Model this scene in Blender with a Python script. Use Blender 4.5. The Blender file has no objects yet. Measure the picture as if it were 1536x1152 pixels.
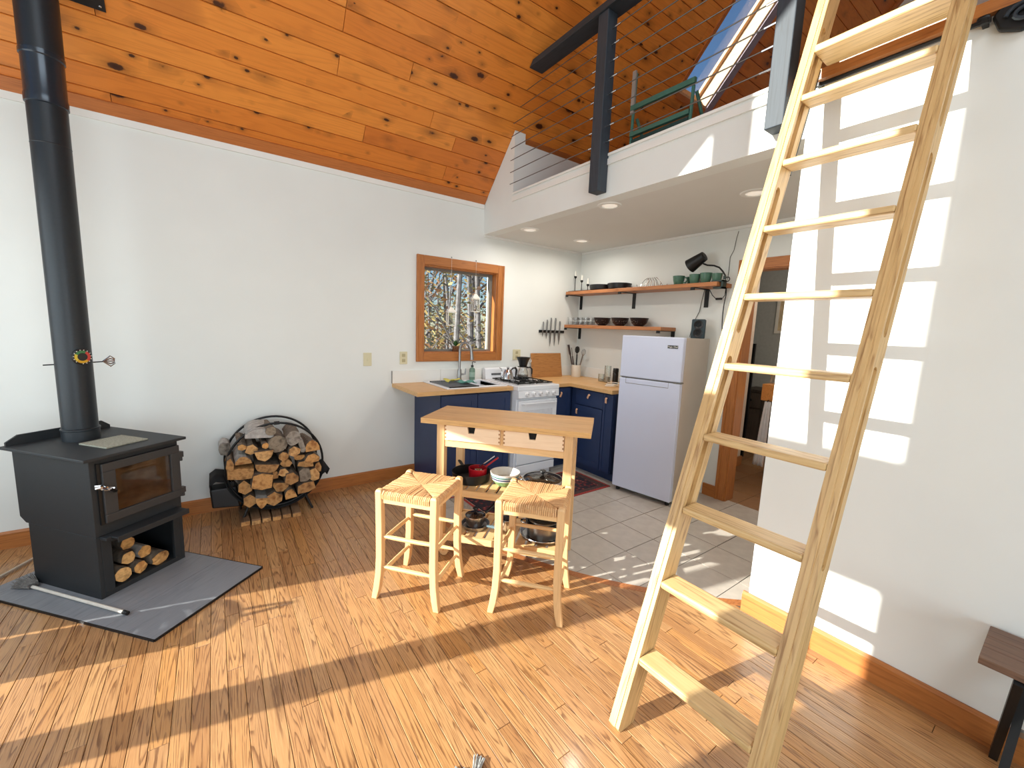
import bpy, bmesh, math, random
from mathutils import Vector, Matrix
R = random.Random(7)
D = bpy.data
SC = bpy.context.scene
COL = SC.collection
pi = math.pi

# ------------------------------------------------------------------ camera
FPX = 622.31
YAW, PIT, ROL = 0.946172, -0.134788, -0.0385797
CAMZ = 1.5
fwd = Vector((math.cos(PIT)*math.cos(YAW), math.cos(PIT)*math.sin(YAW), math.sin(PIT)))
rt0 = Vector((math.sin(YAW), -math.cos(YAW), 0))
dn0 = fwd.cross(rt0)
rgt = rt0*math.cos(ROL) + dn0*math.sin(ROL)
dwn = -rt0*math.sin(ROL) + dn0*math.cos(ROL)
cam = D.objects.new('camera', D.cameras.new('camera'))
COL.objects.link(cam)
cam.data.sensor_fit = 'HORIZONTAL'
cam.data.sensor_width = 36
cam.data.lens = 36*FPX/1536
cam.data.clip_start = 0.02
mw = Matrix((rgt, -dwn, -fwd)).transposed().to_4x4()
mw.translation = (0, 0, CAMZ)
cam.matrix_world = mw
SC.camera = cam

def pix(x, y, ax, val):
    """photo pixel -> point on the plane where coordinate ax equals val"""
    d = rgt*((x-768)/FPX) + dwn*((y-576)/FPX) + fwd
    o = Vector((0, 0, CAMZ))
    return o + d*((val-o[ax])/d[ax])

# ------------------------------------------------------------------ light
SUN_D = Vector((1, -0.23, -0.38)).normalized()
w = D.worlds.new('world'); SC.world = w; w.use_nodes = True
nt = w.node_tree
sky = nt.nodes.new('ShaderNodeTexSky'); sky.sky_type = 'NISHITA'
sky.sun_disc = False
sky.sun_elevation = math.radians(20.3)
sky.sun_rotation = math.atan2(-SUN_D.x, -SUN_D.y)
sky.altitude = 600; sky.air_density = 1.0; sky.dust_density = 0.1; sky.ozone_density = 4.0
bg = nt.nodes['Background']
nt.links.new(sky.outputs[0], bg.inputs[0])
bg.inputs[1].default_value = 0.13
sun = D.objects.new('sun', D.lights.new('sun', 'SUN')); COL.objects.link(sun)
sun.data.energy = 11.5; sun.data.angle = math.radians(0.55); sun.data.color = (1.0, 0.95, 0.88)
sun.rotation_euler = SUN_D.to_track_quat('-Z', 'Y').to_euler()
def area(name, loc, direction, sx, sy, watt, color=(1, 1, 1)):
    o = D.objects.new(name, D.lights.new(name, 'AREA')); COL.objects.link(o)
    o.data.shape = 'RECTANGLE'; o.data.size = sx; o.data.size_y = sy
    o.data.energy = watt; o.data.color = color
    o.location = loc; o.rotation_euler = Vector(direction).to_track_quat('-Z', 'Z').to_euler()
    return o
# fill lights added at front wall and far slope; daylight fill at gable glazing
area('fill_front_wall', (0.1, -3.30, 1.15), (0, 1, 0.05), 3.6, 2.0, 88, (0.80, 0.93, 1.0))
area('daylight_gable_glazing', (-1.60, 2.1, 1.5), (1, 0, 0.0), 1.6, 2.6, 30, (0.80, 0.93, 1.0))
area('fill_far_slope', (-0.1, -1.35, 4.75), (0, 0.55, -0.85), 2.6, 1.1, 60, (0.80, 0.93, 1.0))
SC.view_settings.view_transform = 'Standard'
SC.view_settings.look = 'None'
SC.view_settings.gamma = 1
SC.view_settings.use_curve_mapping = False
SC.view_settings.exposure = 0.16

# ------------------------------------------------------------------ mesh helpers
class MB:
    def __init__(s): s.v = []; s.f = []
    def add(s, vs, fs, M=None):
        n = len(s.v)
        s.v += [tuple(M @ Vector(p)) if M else tuple(p) for p in vs]
        s.f += [tuple(n+i for i in f) for f in fs]
        return s
    def box(s, x0, x1, y0, y1, z0, z1, M=None):
        return s.add([(x0,y0,z0),(x1,y0,z0),(x1,y1,z0),(x0,y1,z0),(x0,y0,z1),(x1,y0,z1),(x1,y1,z1),(x0,y1,z1)],
                     [(0,3,2,1),(4,5,6,7),(0,1,5,4),(1,2,6,5),(2,3,7,6),(3,0,4,7)], M)
    def prism(s, poly, a0, a1, axis='z', M=None):
        n = len(poly)
        if axis == 'z': g = lambda p, a: (p[0], p[1], a)
        elif axis == 'y': g = lambda p, a: (p[0], a, p[1])
        else: g = lambda p, a: (a, p[0], p[1])
        vs = [g(p, a0) for p in poly] + [g(p, a1) for p in poly]
        fs = [tuple(range(n))[::-1], tuple(range(n, 2*n))] + [(i, (i+1) % n, n+(i+1) % n, n+i) for i in range(n)]
        return s.add(vs, fs, M)
    def tube(s, path, rad, n=8, cap=True, M=None, sq=None):
        P = [Vector(p) for p in path]
        if not isinstance(rad, (list, tuple)): rad = [rad]*len(P)
        vs = []; fs = []
        up = None
        for i, p in enumerate(P):
            t = (P[min(i+1, len(P)-1)] - P[max(i-1, 0)])
            t = t.normalized() if t.length > 1e-9 else Vector((0, 0, 1))
            if up is None:
                up = Vector((0, 0, 1)) if abs(t.z) < .9 else Vector((1, 0, 0))
            u = t.cross(up)
            u = u.normalized() if u.length > 1e-6 else t.orthogonal().normalized()
            up = u.cross(t).normalized()
            for k in range(n):
                a = 2*pi*k/n + (pi/n if sq else 0)
                vs.append(p + (u*math.cos(a) + up*math.sin(a))*rad[i])
        for i in range(len(P)-1):
            for k in range(n):
                a = i*n+k; b = i*n+(k+1) % n
                fs.append((a, b, b+n, a+n))
        if cap:
            fs.append(tuple(range(n))[::-1]); fs.append(tuple(range((len(P)-1)*n, len(P)*n)))
        return s.add(vs, fs, M)
    def bar(s, p, q, wd, ht=None, up=(0, 0, 1), M=None):
        """rectangular bar from p to q, wd across, ht along up"""
        ht = wd if ht is None else ht
        p = Vector(p); q = Vector(q); t = (q-p).normalized()
        u = t.cross(Vector(up))
        u = u.normalized() if u.length > 1e-6 else t.orthogonal().normalized()
        v = u.cross(t).normalized()
        vs = []
        for c in (p, q):
            for a, b in ((-1, -1), (1, -1), (1, 1), (-1, 1)):
                vs.append(c + u*(a*wd/2) + v*(b*ht/2))
        return s.add(vs, [(0,1,2,3),(7,6,5,4),(0,4,5,1),(1,5,6,2),(2,6,7,3),(3,7,4,0)], M)
    def lathe(s, prof, n=24, c=(0, 0, 0), M=None, band=False):
        """prof: list of (r, z)"""
        vs = []; fs = []
        for r, z in prof:
            for k in range(n):
                a = 2*pi*k/n
                vs.append((c[0]+r*math.cos(a), c[1]+r*math.sin(a), c[2]+z))
        for i in range(len(prof)-1):
            for k in range(n):
                a = i*n+k; b = i*n+(k+1) % n
                fs.append((a, b, b+n, a+n))
        if prof[0][0] > 1e-5 and not band: fs.append(tuple(range(n))[::-1])
        if prof[-1][0] > 1e-5 and not band: fs.append(tuple(range((len(prof)-1)*n, len(prof)*n)))
        return s.add(vs, fs, M)
    def torus(s, c, r, t, nu=40, nv=8, M=None, a0=0, a1=2*pi, plane='xz'):
        pts = []
        for i in range(nu+1):
            a = a0+(a1-a0)*i/nu
            if plane == 'xz': pts.append((c[0]+r*math.cos(a), c[1], c[2]+r*math.sin(a)))
            elif plane == 'xy': pts.append((c[0]+r*math.cos(a), c[1]+r*math.sin(a), c[2]))
            else: pts.append((c[0], c[1]+r*math.cos(a), c[2]+r*math.sin(a)))
        return s.tube(pts, t, nv, True, M)
    def mesh(s, name, smooth=False):
        me = D.meshes.new(name); me.from_pydata(s.v, [], s.f)
        bm = bmesh.new(); bm.from_mesh(me)
        bmesh.ops.recalc_face_normals(bm, faces=bm.faces)
        bm.to_mesh(me); bm.free()
        if smooth:
            me.polygons.foreach_set('use_smooth', [True]*len(me.polygons))
            try: me.set_sharp_from_angle(angle=math.radians(40))
            except Exception: pass
        me.update()
        return me

def obj(name, mb, m, parent=None, smooth=False, bev=0, loc=None):
    me = mb if isinstance(mb, bpy.types.Mesh) else mb.mesh(name, smooth)
    o = D.objects.new(name, me); COL.objects.link(o)
    if m is not None and not len(me.materials): me.materials.append(m)
    if parent: o.parent = parent
    if loc is not None: o.location = loc
    if bev:
        b = o.modifiers.new('bevel', 'BEVEL'); b.width = bev; b.segments = 2; b.limit_method = 'ANGLE'
    return o
def tag(o, label, cat, group=None):
    o['label'] = label; o['category'] = cat
    if group: o['group'] = group
    return o
def thing(name, label, cat, loc=(0, 0, 0), rz=0, group=None):
    o = D.objects.new(name, None); COL.objects.link(o)
    o.empty_display_size = .05
    o.location = loc; o.rotation_euler = (0, 0, rz)
    return tag(o, label, cat, group)
def solo(name, mb, m, label, cat, group=None, loc=(0, 0, 0), rz=0, smooth=False, bev=0):
    o = obj(name, mb, m, None, smooth, bev, loc); o.rotation_euler = (0, 0, rz)
    return tag(o, label, cat, group)
def struct(name, mb, m, parent=None, bev=0, smooth=False):
    o = obj(name, mb, m, parent, smooth, bev)
    o['kind'] = 'structure'
    return o
def dup(root, loc, rz=None, label=None, group=None):
    r = root.copy(); COL.objects.link(r); r.location = loc
    if rz is not None: r.rotation_euler = (0, 0, rz)
    if label: r['label'] = label
    if group: r['group'] = group
    for ch in list(root.children):
        c = ch.copy(); COL.objects.link(c); c.parent = r
        for g in list(ch.children):
            d = g.copy(); COL.objects.link(d); d.parent = c
    return r
def plab(o, t): o['label'] = t; return o

# ------------------------------------------------------------------ materials
def newmat(name):
    m = D.materials.new(name); m.use_nodes = True
    return m, m.node_tree, m.node_tree.nodes['Principled BSDF']
def N(nt, t, **kw):
    n = nt.nodes.new(t)
    for k, v in kw.items(): setattr(n, k, v)
    return n
def ramp(nt, fac, stops, interp='LINEAR'):
    r = N(nt, 'ShaderNodeValToRGB'); r.color_ramp.interpolation = interp
    e = r.color_ramp.elements
    while len(e) < len(stops): e.new(0.5)
    for i, (p, c) in enumerate(stops):
        e[i].position = p; e[i].color = (*c, 1) if len(c) == 3 else c
    if fac is not None: nt.links.new(fac, r.inputs[0])
    return r
def math_n(nt, op, a, b=None, c=None):
    n = N(nt, 'ShaderNodeMath', operation=op)
    for i, v in enumerate((a, b, c)):
        if v is None: continue
        if isinstance(v, (int, float)): n.inputs[i].default_value = v
        else: nt.links.new(v, n.inputs[i])
    return n.outputs[0]
def mixc(nt, fac, a, b, mode='MIX'):
    n = N(nt, 'ShaderNodeMix', data_type='RGBA', blend_type=mode)
    for i, v in ((0, fac), (6, a), (7, b)):
        if isinstance(v, (int, float)): n.inputs[i].default_value = v
        elif isinstance(v, tuple): n.inputs[i].default_value = (*v, 1)
        else: nt.links.new(v, n.inputs[i])
    return n.outputs[2]
def srgb(r, g, b):
    f = lambda c: (c/255/12.92) if c/255 <= .04045 else ((c/255+.055)/1.055)**2.4
    return (f(r), f(g), f(b))
def plain(name, c, rough=.5, metal=0, var=.06, scale=30, bump=0, spec=.5, coat=0):
    m, t, p = newmat(name)
    tc = N(t, 'ShaderNodeTexCoord'); nz = N(t, 'ShaderNodeTexNoise')
    nz.inputs['Scale'].default_value = scale; nz.inputs['Detail'].default_value = 4
    t.links.new(tc.outputs['Object'], nz.inputs['Vector'])
    lo = tuple(x*(1-var) for x in c); hi = tuple(min(1, x*(1+var)) for x in c)
    r = ramp(t, nz.outputs[0], [(.3, lo), (.7, hi)])
    t.links.new(r.outputs[0], p.inputs['Base Color'])
    p.inputs['Roughness'].default_value = rough; p.inputs['Metallic'].default_value = metal
    p.inputs['Specular IOR Level'].default_value = spec
    if coat: p.inputs['Coat Weight'].default_value = coat; p.inputs['Coat Roughness'].default_value = .1
    if bump:
        b = N(t, 'ShaderNodeBump'); b.inputs['Strength'].default_value = bump; b.inputs['Distance'].default_value = .002
        t.links.new(nz.outputs[0], b.inputs['Height']); t.links.new(b.outputs[0], p.inputs['Normal'])
    return m
def rnd_vec(t, scale=37.0):
    """object coordinates shifted by a random amount for each object and each loose piece"""
    tc = N(t, 'ShaderNodeTexCoord'); oi = N(t, 'ShaderNodeObjectInfo'); ge = N(t, 'ShaderNodeNewGeometry')
    rr = math_n(t, 'FRACT', math_n(t, 'ADD', oi.outputs['Random'], ge.outputs['Random Per Island']))
    cx = N(t, 'ShaderNodeCombineXYZ')
    for i, k in enumerate((scale, scale*1.7, scale*.6)):
        t.links.new(math_n(t, 'MULTIPLY', rr, k), cx.inputs[i])
    va = N(t, 'ShaderNodeVectorMath', operation='ADD')
    t.links.new(tc.outputs['Object'], va.inputs[0]); t.links.new(cx.outputs[0], va.inputs[1])
    return va.outputs[0], rr
def wood(name, light, dark, line, axis=1, fine=60., rings=9., rough=.45, tint=None, lines=.6, coat=0, stretch=.06, spec=.5, bump=.15, tones=None, figure=False):
    """grain runs along axis; tones: list of colours picked at random per piece"""
    m, t, p = newmat(name)
    vec, rr = rnd_vec(t)
    mp = N(t, 'ShaderNodeMapping')
    sc = [1., 1., 1.]; sc[axis] = stretch
    mp.inputs['Scale'].default_value = sc
    t.links.new(vec, mp.inputs[0])
    # cathedral figure: contour lines of a stretched noise
    n1 = N(t, 'ShaderNodeTexNoise'); n1.inputs['Scale'].default_value = rings; n1.inputs['Detail'].default_value = 1.5; n1.inputs['Distortion'].default_value = .3
    t.links.new(mp.outputs[0], n1.inputs['Vector'])
    ph = math_n(t, 'FRACT', math_n(t, 'MULTIPLY', n1.outputs[0], 24. if figure else 13.))
    n2 = N(t, 'ShaderNodeTexNoise'); n2.inputs['Scale'].default_value = fine*4; n2.inputs['Detail'].default_value = 3
    t.links.new(mp.outputs[0], n2.inputs['Vector'])
    r1 = ramp(t, ph, [(0., (1, 1, 1)), (.12, (.9, .9, .9)), (.34, (.12, .12, .12)), (.7, (0, 0, 0)), (.94, (.1, .1, .1)), (1., (1, 1, 1))] if figure else
              [(0., (1, 1, 1)), (.25, (.35, .35, .35)), (.6, (0, 0, 0)), (.92, (.1, .1, .1)), (1., (1, 1, 1))])
    base = mixc(t, n2.outputs[0], light, dark)
    if tones:
        tr = ramp(t, rr, [((i+.0)/len(tones), c) for i, c in enumerate(tones)], 'CONSTANT')
        base = mixc(t, .8, base, tr.outputs[0], 'MULTIPLY')
    r2 = ramp(t, n2.outputs[0], [(.32, (.1, .1, .1)), (.5, (1, 1, 1))] if figure else [(.35, (0, 0, 0)), (.62, (1, 1, 1))])
    lf = math_n(t, 'MULTIPLY', math_n(t, 'MULTIPLY', r1.outputs[0], r2.outputs[0]), lines)
    col = mixc(t, lf, base, line)
    t.links.new(col, p.inputs['Base Color'])
    p.inputs['Roughness'].default_value = rough; p.inputs['Specular IOR Level'].default_value = spec
    if coat: p.inputs['Coat Weight'].default_value = coat; p.inputs['Coat Roughness'].default_value = .12
    if bump:
        b = N(t, 'ShaderNodeBump'); b.inputs['Strength'].default_value = bump; b.inputs['Distance'].default_value = .001
        t.links.new(n2.outputs[0], b.inputs['Height']); t.links.new(b.outputs[0], p.inputs['Normal'])
    return m
def knotty(name):
    m, t, p = newmat(name)
    vec, rr = rnd_vec(t)
    wob = N(t, 'ShaderNodeTexNoise'); wob.inputs['Scale'].default_value = 60; wob.inputs['Detail'].default_value = 3
    t.links.new(vec, wob.inputs['Vector'])
    def layer(sx, sy, lo, hi, keep):
        mp = N(t, 'ShaderNodeMapping'); mp.inputs['Scale'].default_value = (sx, sy, .01)
        t.links.new(vec, mp.inputs[0])
        vo = N(t, 'ShaderNodeTexVoronoi'); vo.inputs['Scale'].default_value = 1.
        t.links.new(mp.outputs[0], vo.inputs['Vector'])
        sep = N(t, 'ShaderNodeSeparateColor'); t.links.new(vo.outputs['Color'], sep.inputs[0])
        on = math_n(t, 'GREATER_THAN', sep.outputs[1], keep)
        dd = math_n(t, 'ADD', vo.outputs['Distance'], math_n(t, 'MULTIPLY', math_n(t, 'SUBTRACT', wob.outputs[0], .5), .10))
        size = math_n(t, 'MULTIPLY_ADD', math_n(t, 'POWER', sep.outputs[0], 1.5), hi-lo, lo)
        kn = math_n(t, 'MULTIPLY', math_n(t, 'DIVIDE', dd, size), .25)
        r = ramp(t, kn, [(.0, (1, 1, 1)), (.22, (.95, .95, .95)), (.28, (.42, .42, .42)), (.5, (.2, .2, .2)), (.9, (0, 0, 0))])
        return math_n(t, 'MULTIPLY', r.outputs[0], on), vo
    k1, vo = layer(4.2, 8.0, .06, .2, .35)
    k2, _ = layer(10., 15., .08, .2, .74)
    knot = math_n(t, 'MAXIMUM', k1, k2)
    # grain
    m2 = N(t, 'ShaderNodeMapping'); m2.inputs['Scale'].default_value = (.07, 1, 1); t.links.new(vec, m2.inputs[0])
    n1 = N(t, 'ShaderNodeTexNoise'); n1.inputs['Scale'].default_value = 11; n1.inputs['Detail'].default_value = 2; n1.inputs['Distortion'].default_value = .4
    t.links.new(m2.outputs[0], n1.inputs['Vector'])
    n2 = N(t, 'ShaderNodeTexNoise'); n2.inputs['Scale'].default_value = 160; n2.inputs['Detail'].default_value = 3
    t.links.new(m2.outputs[0], n2.inputs['Vector'])
    ph = math_n(t, 'FRACT', math_n(t, 'MULTIPLY_ADD', n1.outputs[0], 9., math_n(t, 'MULTIPLY', vo.outputs['Distance'], .6)))
    rg = ramp(t, ph, [(0., (1, 1, 1)), (.3, (.3, .3, .3)), (.8, (0, 0, 0)), (1., (1, 1, 1))])
    base = ramp(t, rr, [(0, srgb(228, 140, 56)), (.25, srgb(234, 148, 62)), (.5, srgb(220, 130, 50)), (.75, srgb(238, 154, 70)), (.9, srgb(212, 122, 48))], 'CONSTANT')
    c1 = mixc(t, math_n(t, 'MULTIPLY', rg.outputs[0], .3), base.outputs[0], srgb(176, 92, 30))
    c2 = mixc(t, math_n(t, 'MULTIPLY', n2.outputs[0], .35), c1, srgb(190, 104, 38))
    # figured dark patches
    pn = N(t, 'ShaderNodeTexNoise'); pn.inputs['Scale'].default_value = 2.2; pn.inputs['Detail'].default_value = 2
    t.links.new(vec, pn.inputs['Vector'])
    pr = ramp(t, pn.outputs[0], [(.60, (0, 0, 0)), (.75, (.35, .35, .35))])
    c2 = mixc(t, pr.outputs[0], c2, srgb(120, 48, 18))
    c3 = mixc(t, knot, c2, srgb(46, 16, 10))
    t.links.new(c3, p.inputs['Base Color'])
    p.inputs['Roughness'].default_value = .38
    return m
def glass(name, tint=(1, 1, 1), gl=.12, rough=.02, refl=.6):
    m, t, p = newmat(name); t.nodes.remove(p)
    out = t.nodes['Material Output']
    tr = N(t, 'ShaderNodeBsdfTransparent'); tr.inputs[0].default_value = (*tint, 1)
    g = N(t, 'ShaderNodeBsdfGlossy'); g.inputs['Roughness'].default_value = rough
    lw = N(t, 'ShaderNodeLayerWeight'); lw.inputs[0].default_value = .25
    nz = N(t, 'ShaderNodeTexNoise'); nz.inputs['Scale'].default_value = 4
    f = math_n(t, 'MULTIPLY_ADD', lw.outputs['Fresnel'], refl, math_n(t, 'MULTIPLY', nz.outputs[0], gl))
    mx = N(t, 'ShaderNodeMixShader')
    t.links.new(f, mx.inputs[0]); t.links.new(tr.outputs[0], mx.inputs[1]); t.links.new(g.outputs[0], mx.inputs[2])
    t.links.new(mx.outputs[0], out.inputs[0])
    return m
def emit(name, c, s):
    m, t, p = newmat(name)
    p.inputs['Emission Color'].default_value = (*c, 1); p.inputs['Emission Strength'].default_value = s
    p.inputs['Base Color'].default_value = (*c, 1)
    return m

WALL = plain('wall_paint', srgb(228, 230, 226), .75, 0, .015, 3, .04)
WHITE_TRIM = plain('white_trim_paint', srgb(232, 231, 226), .5, 0, .01, 8)
SOFFIT = plain('soffit_paint', srgb(220, 219, 214), .8, 0, .01, 4)
OAK = wood('oak_floor', srgb(202, 160, 110), srgb(170, 122, 78), srgb(88, 48, 26), 1, 80, 15, .3, lines=.72, coat=.25, stretch=.045, figure=True,
           tones=[(1, 1, 1), (.84, .76, .68), (1, .94, .84), (.92, .86, .84), (1.0, .88, .68), (.88, .84, .84), (1, 1, 1), (.78, .68, .6), (.97, .9, .8), (1, .96, .93)])
OAKBAND = wood('oak_band', srgb(190, 124, 72), srgb(160, 98, 54), srgb(80, 40, 20), 0, 60, 10, .35)
KNOT = knotty('knotty_pine')
BROWN_TRIM = wood('stained_trim', srgb(190, 122, 62), srgb(164, 98, 46), srgb(112, 60, 26), 0, 40, 8, .4, lines=.5)
BROWN_TRIM_Y = wood('stained_trim_side', srgb(190, 122, 62), srgb(164, 98, 46), srgb(112, 60, 26), 1, 40, 8, .4, lines=.5)
BROWN_TRIM_V = wood('stained_trim_upright', srgb(190, 122, 62), srgb(164, 98, 46), srgb(112, 60, 26), 2, 40, 8, .4, lines=.5)
ROOF_TRIM = wood('roof_trim', srgb(196, 120, 62), srgb(172, 98, 46), srgb(120, 62, 28), 0, 40, 8, .45, lines=.35)
SKY_WOOD = wood('skylight_pine', srgb(222, 186, 144), srgb(202, 160, 116), srgb(150, 100, 60), 1, 40, 8, .5, lines=.4)
DARK_ROOF = wood('roof_pine_plain', srgb(180, 96, 36), srgb(150, 74, 26), srgb(100, 44, 16), 0, 40, 8, .5)
BIRCH = wood('birch', srgb(232, 194, 142), srgb(216, 172, 116), srgb(184, 134, 80), 0, 40, 6, .5, lines=.3, bump=.05)
BIRCH_Z = wood('birch_upright', srgb(226, 186, 136), srgb(210, 166, 114), srgb(176, 128, 80), 2, 40, 6, .5, lines=.3, bump=.05)
BUTCHER = wood('butcher_block', srgb(226, 184, 126), srgb(206, 158, 102), srgb(160, 108, 60), 0, 50, 10, .4, lines=.45, tones=[(1, 1, 1), (.9, .86, .8), (1, .95, .85), (.94, .92, .9)])
PINE_L = wood('ladder_pine', srgb(220, 186, 132), srgb(200, 160, 104), srgb(142, 98, 54), 0, 40, 12, .45, lines=.75, bump=.05)
PINE_T = wood('tread_pine', srgb(222, 190, 138), srgb(200, 164, 108), srgb(140, 98, 56), 1, 40, 9, .45, lines=.75, bump=.05)
STOVE = plain('stove_black', srgb(38, 41, 44), .55, .1, .12, 300, .3)
STOVE_D = plain('stove_door_grey', srgb(58, 58, 59), .5, .2, .08, 300, .2)
BLACKM = plain('black_metal', srgb(26, 26, 27), .45, .3, .1, 60)
BLACKP = plain('black_plastic', srgb(20, 20, 22), .35, 0, .08, 60)
PIPE_M = plain('pipe_black', srgb(35, 40, 45), .42, .25, .08, 90)
CHROME = plain('polished_steel', srgb(205, 205, 206), .16, 1, .04, 20)
STEEL = plain('brushed_steel', srgb(160, 160, 160), .34, 1, .08, 80)
RAILPAINT = wood('blue_black_stain', srgb(56, 66, 76), srgb(42, 50, 58), srgb(26, 32, 38), 2, 40, 8, .6, lines=.5)
RAILPAINT_Y = wood('blue_black_stain_rail', srgb(50, 58, 66), srgb(38, 46, 52), srgb(24, 28, 32), 1, 40, 8, .6, lines=.5)
NAVY = plain('navy_cabinet', srgb(36, 52, 88), .4, 0, .05, 12)
NAVY_SHADE = plain('navy_cabinet_shade', srgb(46, 52, 72), .42, 0, .05, 12)  # unused shaded copy of the navy cabinet paint
APPL = plain('white_enamel', srgb(232, 234, 238), .25, 0, .01, 4, 0, .5)
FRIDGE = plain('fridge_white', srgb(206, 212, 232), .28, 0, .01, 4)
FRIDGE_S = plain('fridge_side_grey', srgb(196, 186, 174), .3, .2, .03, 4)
GLASS = glass('window_glass', (.97, .99, .98), .02, .02, .1)
CLEAR = glass('clear_glass', (.96, .98, .97), .18, .05)
TUMBLER = glass('tumbler_glass', (1, 1, 1), .10, .05, .35)
DKGLASS = glass('stove_glass', (.55, .50, .46), .30, .04)
TILE = plain('floor_tile', srgb(186, 178, 168), .25, 0, .07, 14, .05)
GROUT = plain('grout', srgb(96, 86, 76), .9, 0, .1, 40)
TILE_B = plain('hall_tile', srgb(150, 112, 78), .35, 0, .09, 14)
SLATE = wood('hearth_slate', srgb(140, 142, 146), srgb(116, 118, 124), srgb(92, 94, 100), 0, 60, 6, .5, lines=.4)
IVORY = plain('ivory_plastic', srgb(214, 206, 172), .4, 0, .02, 10)
GREENM = plain('green_glaze', srgb(78, 116, 98), .3, 0, .15, 40)
CERAM = plain('ceramic_offwhite', srgb(222, 214, 200), .4, 0, .04, 30)
DKBOWL = plain('dark_glaze', srgb(28, 22, 26), .3, 0, .2, 60)
LEATHER = plain('leather_pull', srgb(226, 176, 140), .5, 0, .06, 60)
BARK = plain('bark', srgb(112, 98, 84), .9, 0, .45, 40, .9)
BARK2 = plain('bark_birch', srgb(170, 164, 158), .8, 0, .3, 30, .6)
def endgrain(name, a, b):
    m, t, p = newmat(name)
    vec, rr = rnd_vec(t, 3.)
    wv = N(t, 'ShaderNodeTexNoise'); wv.inputs['Scale'].default_value = 22; wv.inputs['Detail'].default_value = 5
    t.links.new(vec, wv.inputs['Vector'])
    r = ramp(t, wv.outputs[0], [(.3, b), (.5, a), (.72, tuple(x*.55 for x in b))])
    t1 = ramp(t, rr, [(0, (1, 1, 1)), (.3, (.75, .68, .6)), (.55, (.9, .8, .66)), (.8, (.6, .52, .46))], 'CONSTANT')
    t.links.new(mixc(t, .85, r.outputs[0], t1.outputs[0], 'MULTIPLY'), p.inputs['Base Color'])
    p.inputs['Roughness'].default_value = .85
    return m
ENDG = endgrain('split_wood', srgb(206, 160, 104), srgb(150, 100, 56))
ENDG2 = endgrain('cut_end', srgb(226, 176, 112), srgb(176, 120, 66))
GREYEND = endgrain('weathered_end', srgb(150, 140, 128), srgb(110, 98, 86))
RED = plain('red_enamel', srgb(176, 22, 34), .3, 0, .05, 20)
CLOTH_T = plain('teal_cloth', srgb(92, 148, 136), .9, 0, .12, 60, .4)
CLOTH_Y = plain('yellow_cloth', srgb(206, 196, 96), .9, 0, .12, 60, .4)
WHITECLOTH = plain('white_towel', srgb(225, 224, 226), .9, 0, .06, 30, .4)
SOAPG = plain('soap_green', srgb(112, 140, 122), .2, 0, .04, 10)
STONE = plain('trivet_stone', srgb(150, 148, 132), .8, 0, .25, 120, .5)
TEALP = plain('green_frame_paint', srgb(74, 124, 110), .5, 0, .1, 20)
WALNUT = wood('dark_bench_wood', srgb(128, 98, 78), srgb(104, 76, 60), srgb(50, 32, 24), 1, 40, 8, .5)
CANDLE = plain('candle_wax', srgb(236, 232, 222), .5, 0, .01, 10)
PLANT = plain('plant_green', srgb(52, 92, 44), .6, 0, .3, 80)
BROWNB = plain('burlap_brown', srgb(112, 72, 44), .9, 0, .3, 80, .5)
# ------------------------------------------------------------------ the setting
YW, X0, X1, XG, X2 = 3.82, 2.32, 3.74, -1.70, 6.10
YF, YR = -3.40, 0.21            # front wall, ridge
SL = 1.1
ZE = 2.74
zr = lambda y: ZE + SL*(YW-y) if y >= YR else ZE + SL*(YW-YR) - SL*(YR-y)
LOFT = 2.70; SOF = 2.44
T = .14
SN = math.sqrt(1+SL*SL)

# floor: base, boards, arc border, tiles
floor = struct('floor', MB().box(XG-T, X0+.1, YF-T, YW+T, -.12, -.016).box(X0+.1, X2, .3, YW+T, -.12, -.016), plain('subfloor_dark', srgb(60, 36, 22), .9))
CX, CY, CR = 4.214, 3.198, 2.86
def arc_y(x, r): 
    q = r*r-(x-CX)**2
    return CY-math.sqrt(q) if q > 0 else None
def rect_mesh(w2, l2, name, axis='y'):
    g = .0009; ch = .0012; zt = 0.; 
    a, b = (w2-g, l2-g)
    mb = MB()
    vs = []
    for (i, z) in ((0, -.016), (0, -ch), (ch, zt)):
        vs += [(-a+i, -b+i, z), (a-i, -b+i, z), (a-i, b-i, z), (-a+i, b-i, z)]
    fs = [(8, 9, 10, 11)]
    for l in (0, 4):
        for k in range(4): fs.append((l+k, l+(k+1) % 4, l+4+(k+1) % 4, l+4+k))
    mb.add(vs, fs)
    return mb
BW = .0585
board_meshes = {}
boards = []      # (area score, kind, data)
lens = [.4, .55, .7, .9, 1.1, 1.35, 1.6]
def proj(p):
    q = Vector(p)-Vector((0, 0, CAMZ)); zc = q.dot(fwd)
    return (768+FPX*q.dot(rgt)/zc, 576+FPX*q.dot(dwn)/zc, zc) if zc > .05 else (1e9, 1e9, -1)
nx = int((X0-XG)/BW)+1
for i in range(nx):
    xa = X0-(i+1)*BW; xb = X0-i*BW; xm = (xa+xb)/2
    ytop = YW
    if arc_y(xm, CR+.05) and xm > 1.356: ytop = arc_y(xm, CR+.05)
    y = YF + R.random()*.6 - .6
    while y < ytop-1e-6:
        L = R.choice(lens)
        y1 = y+L
        y0 = max(y, YF)
        if y1 >= ytop-.12:
            ya = arc_y(xa, CR+.05) if ytop < YW else YW
            yb = arc_y(xb, CR+.05) if ytop < YW else YW
            if ya is None or xa < 1.356: ya = ytop
            boards.append((xa, xb, y0, None, ya, yb)); break
        boards.append((xa, xb, y0, L if y0 == y else None, y1, y1))
        y = y1
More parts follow.
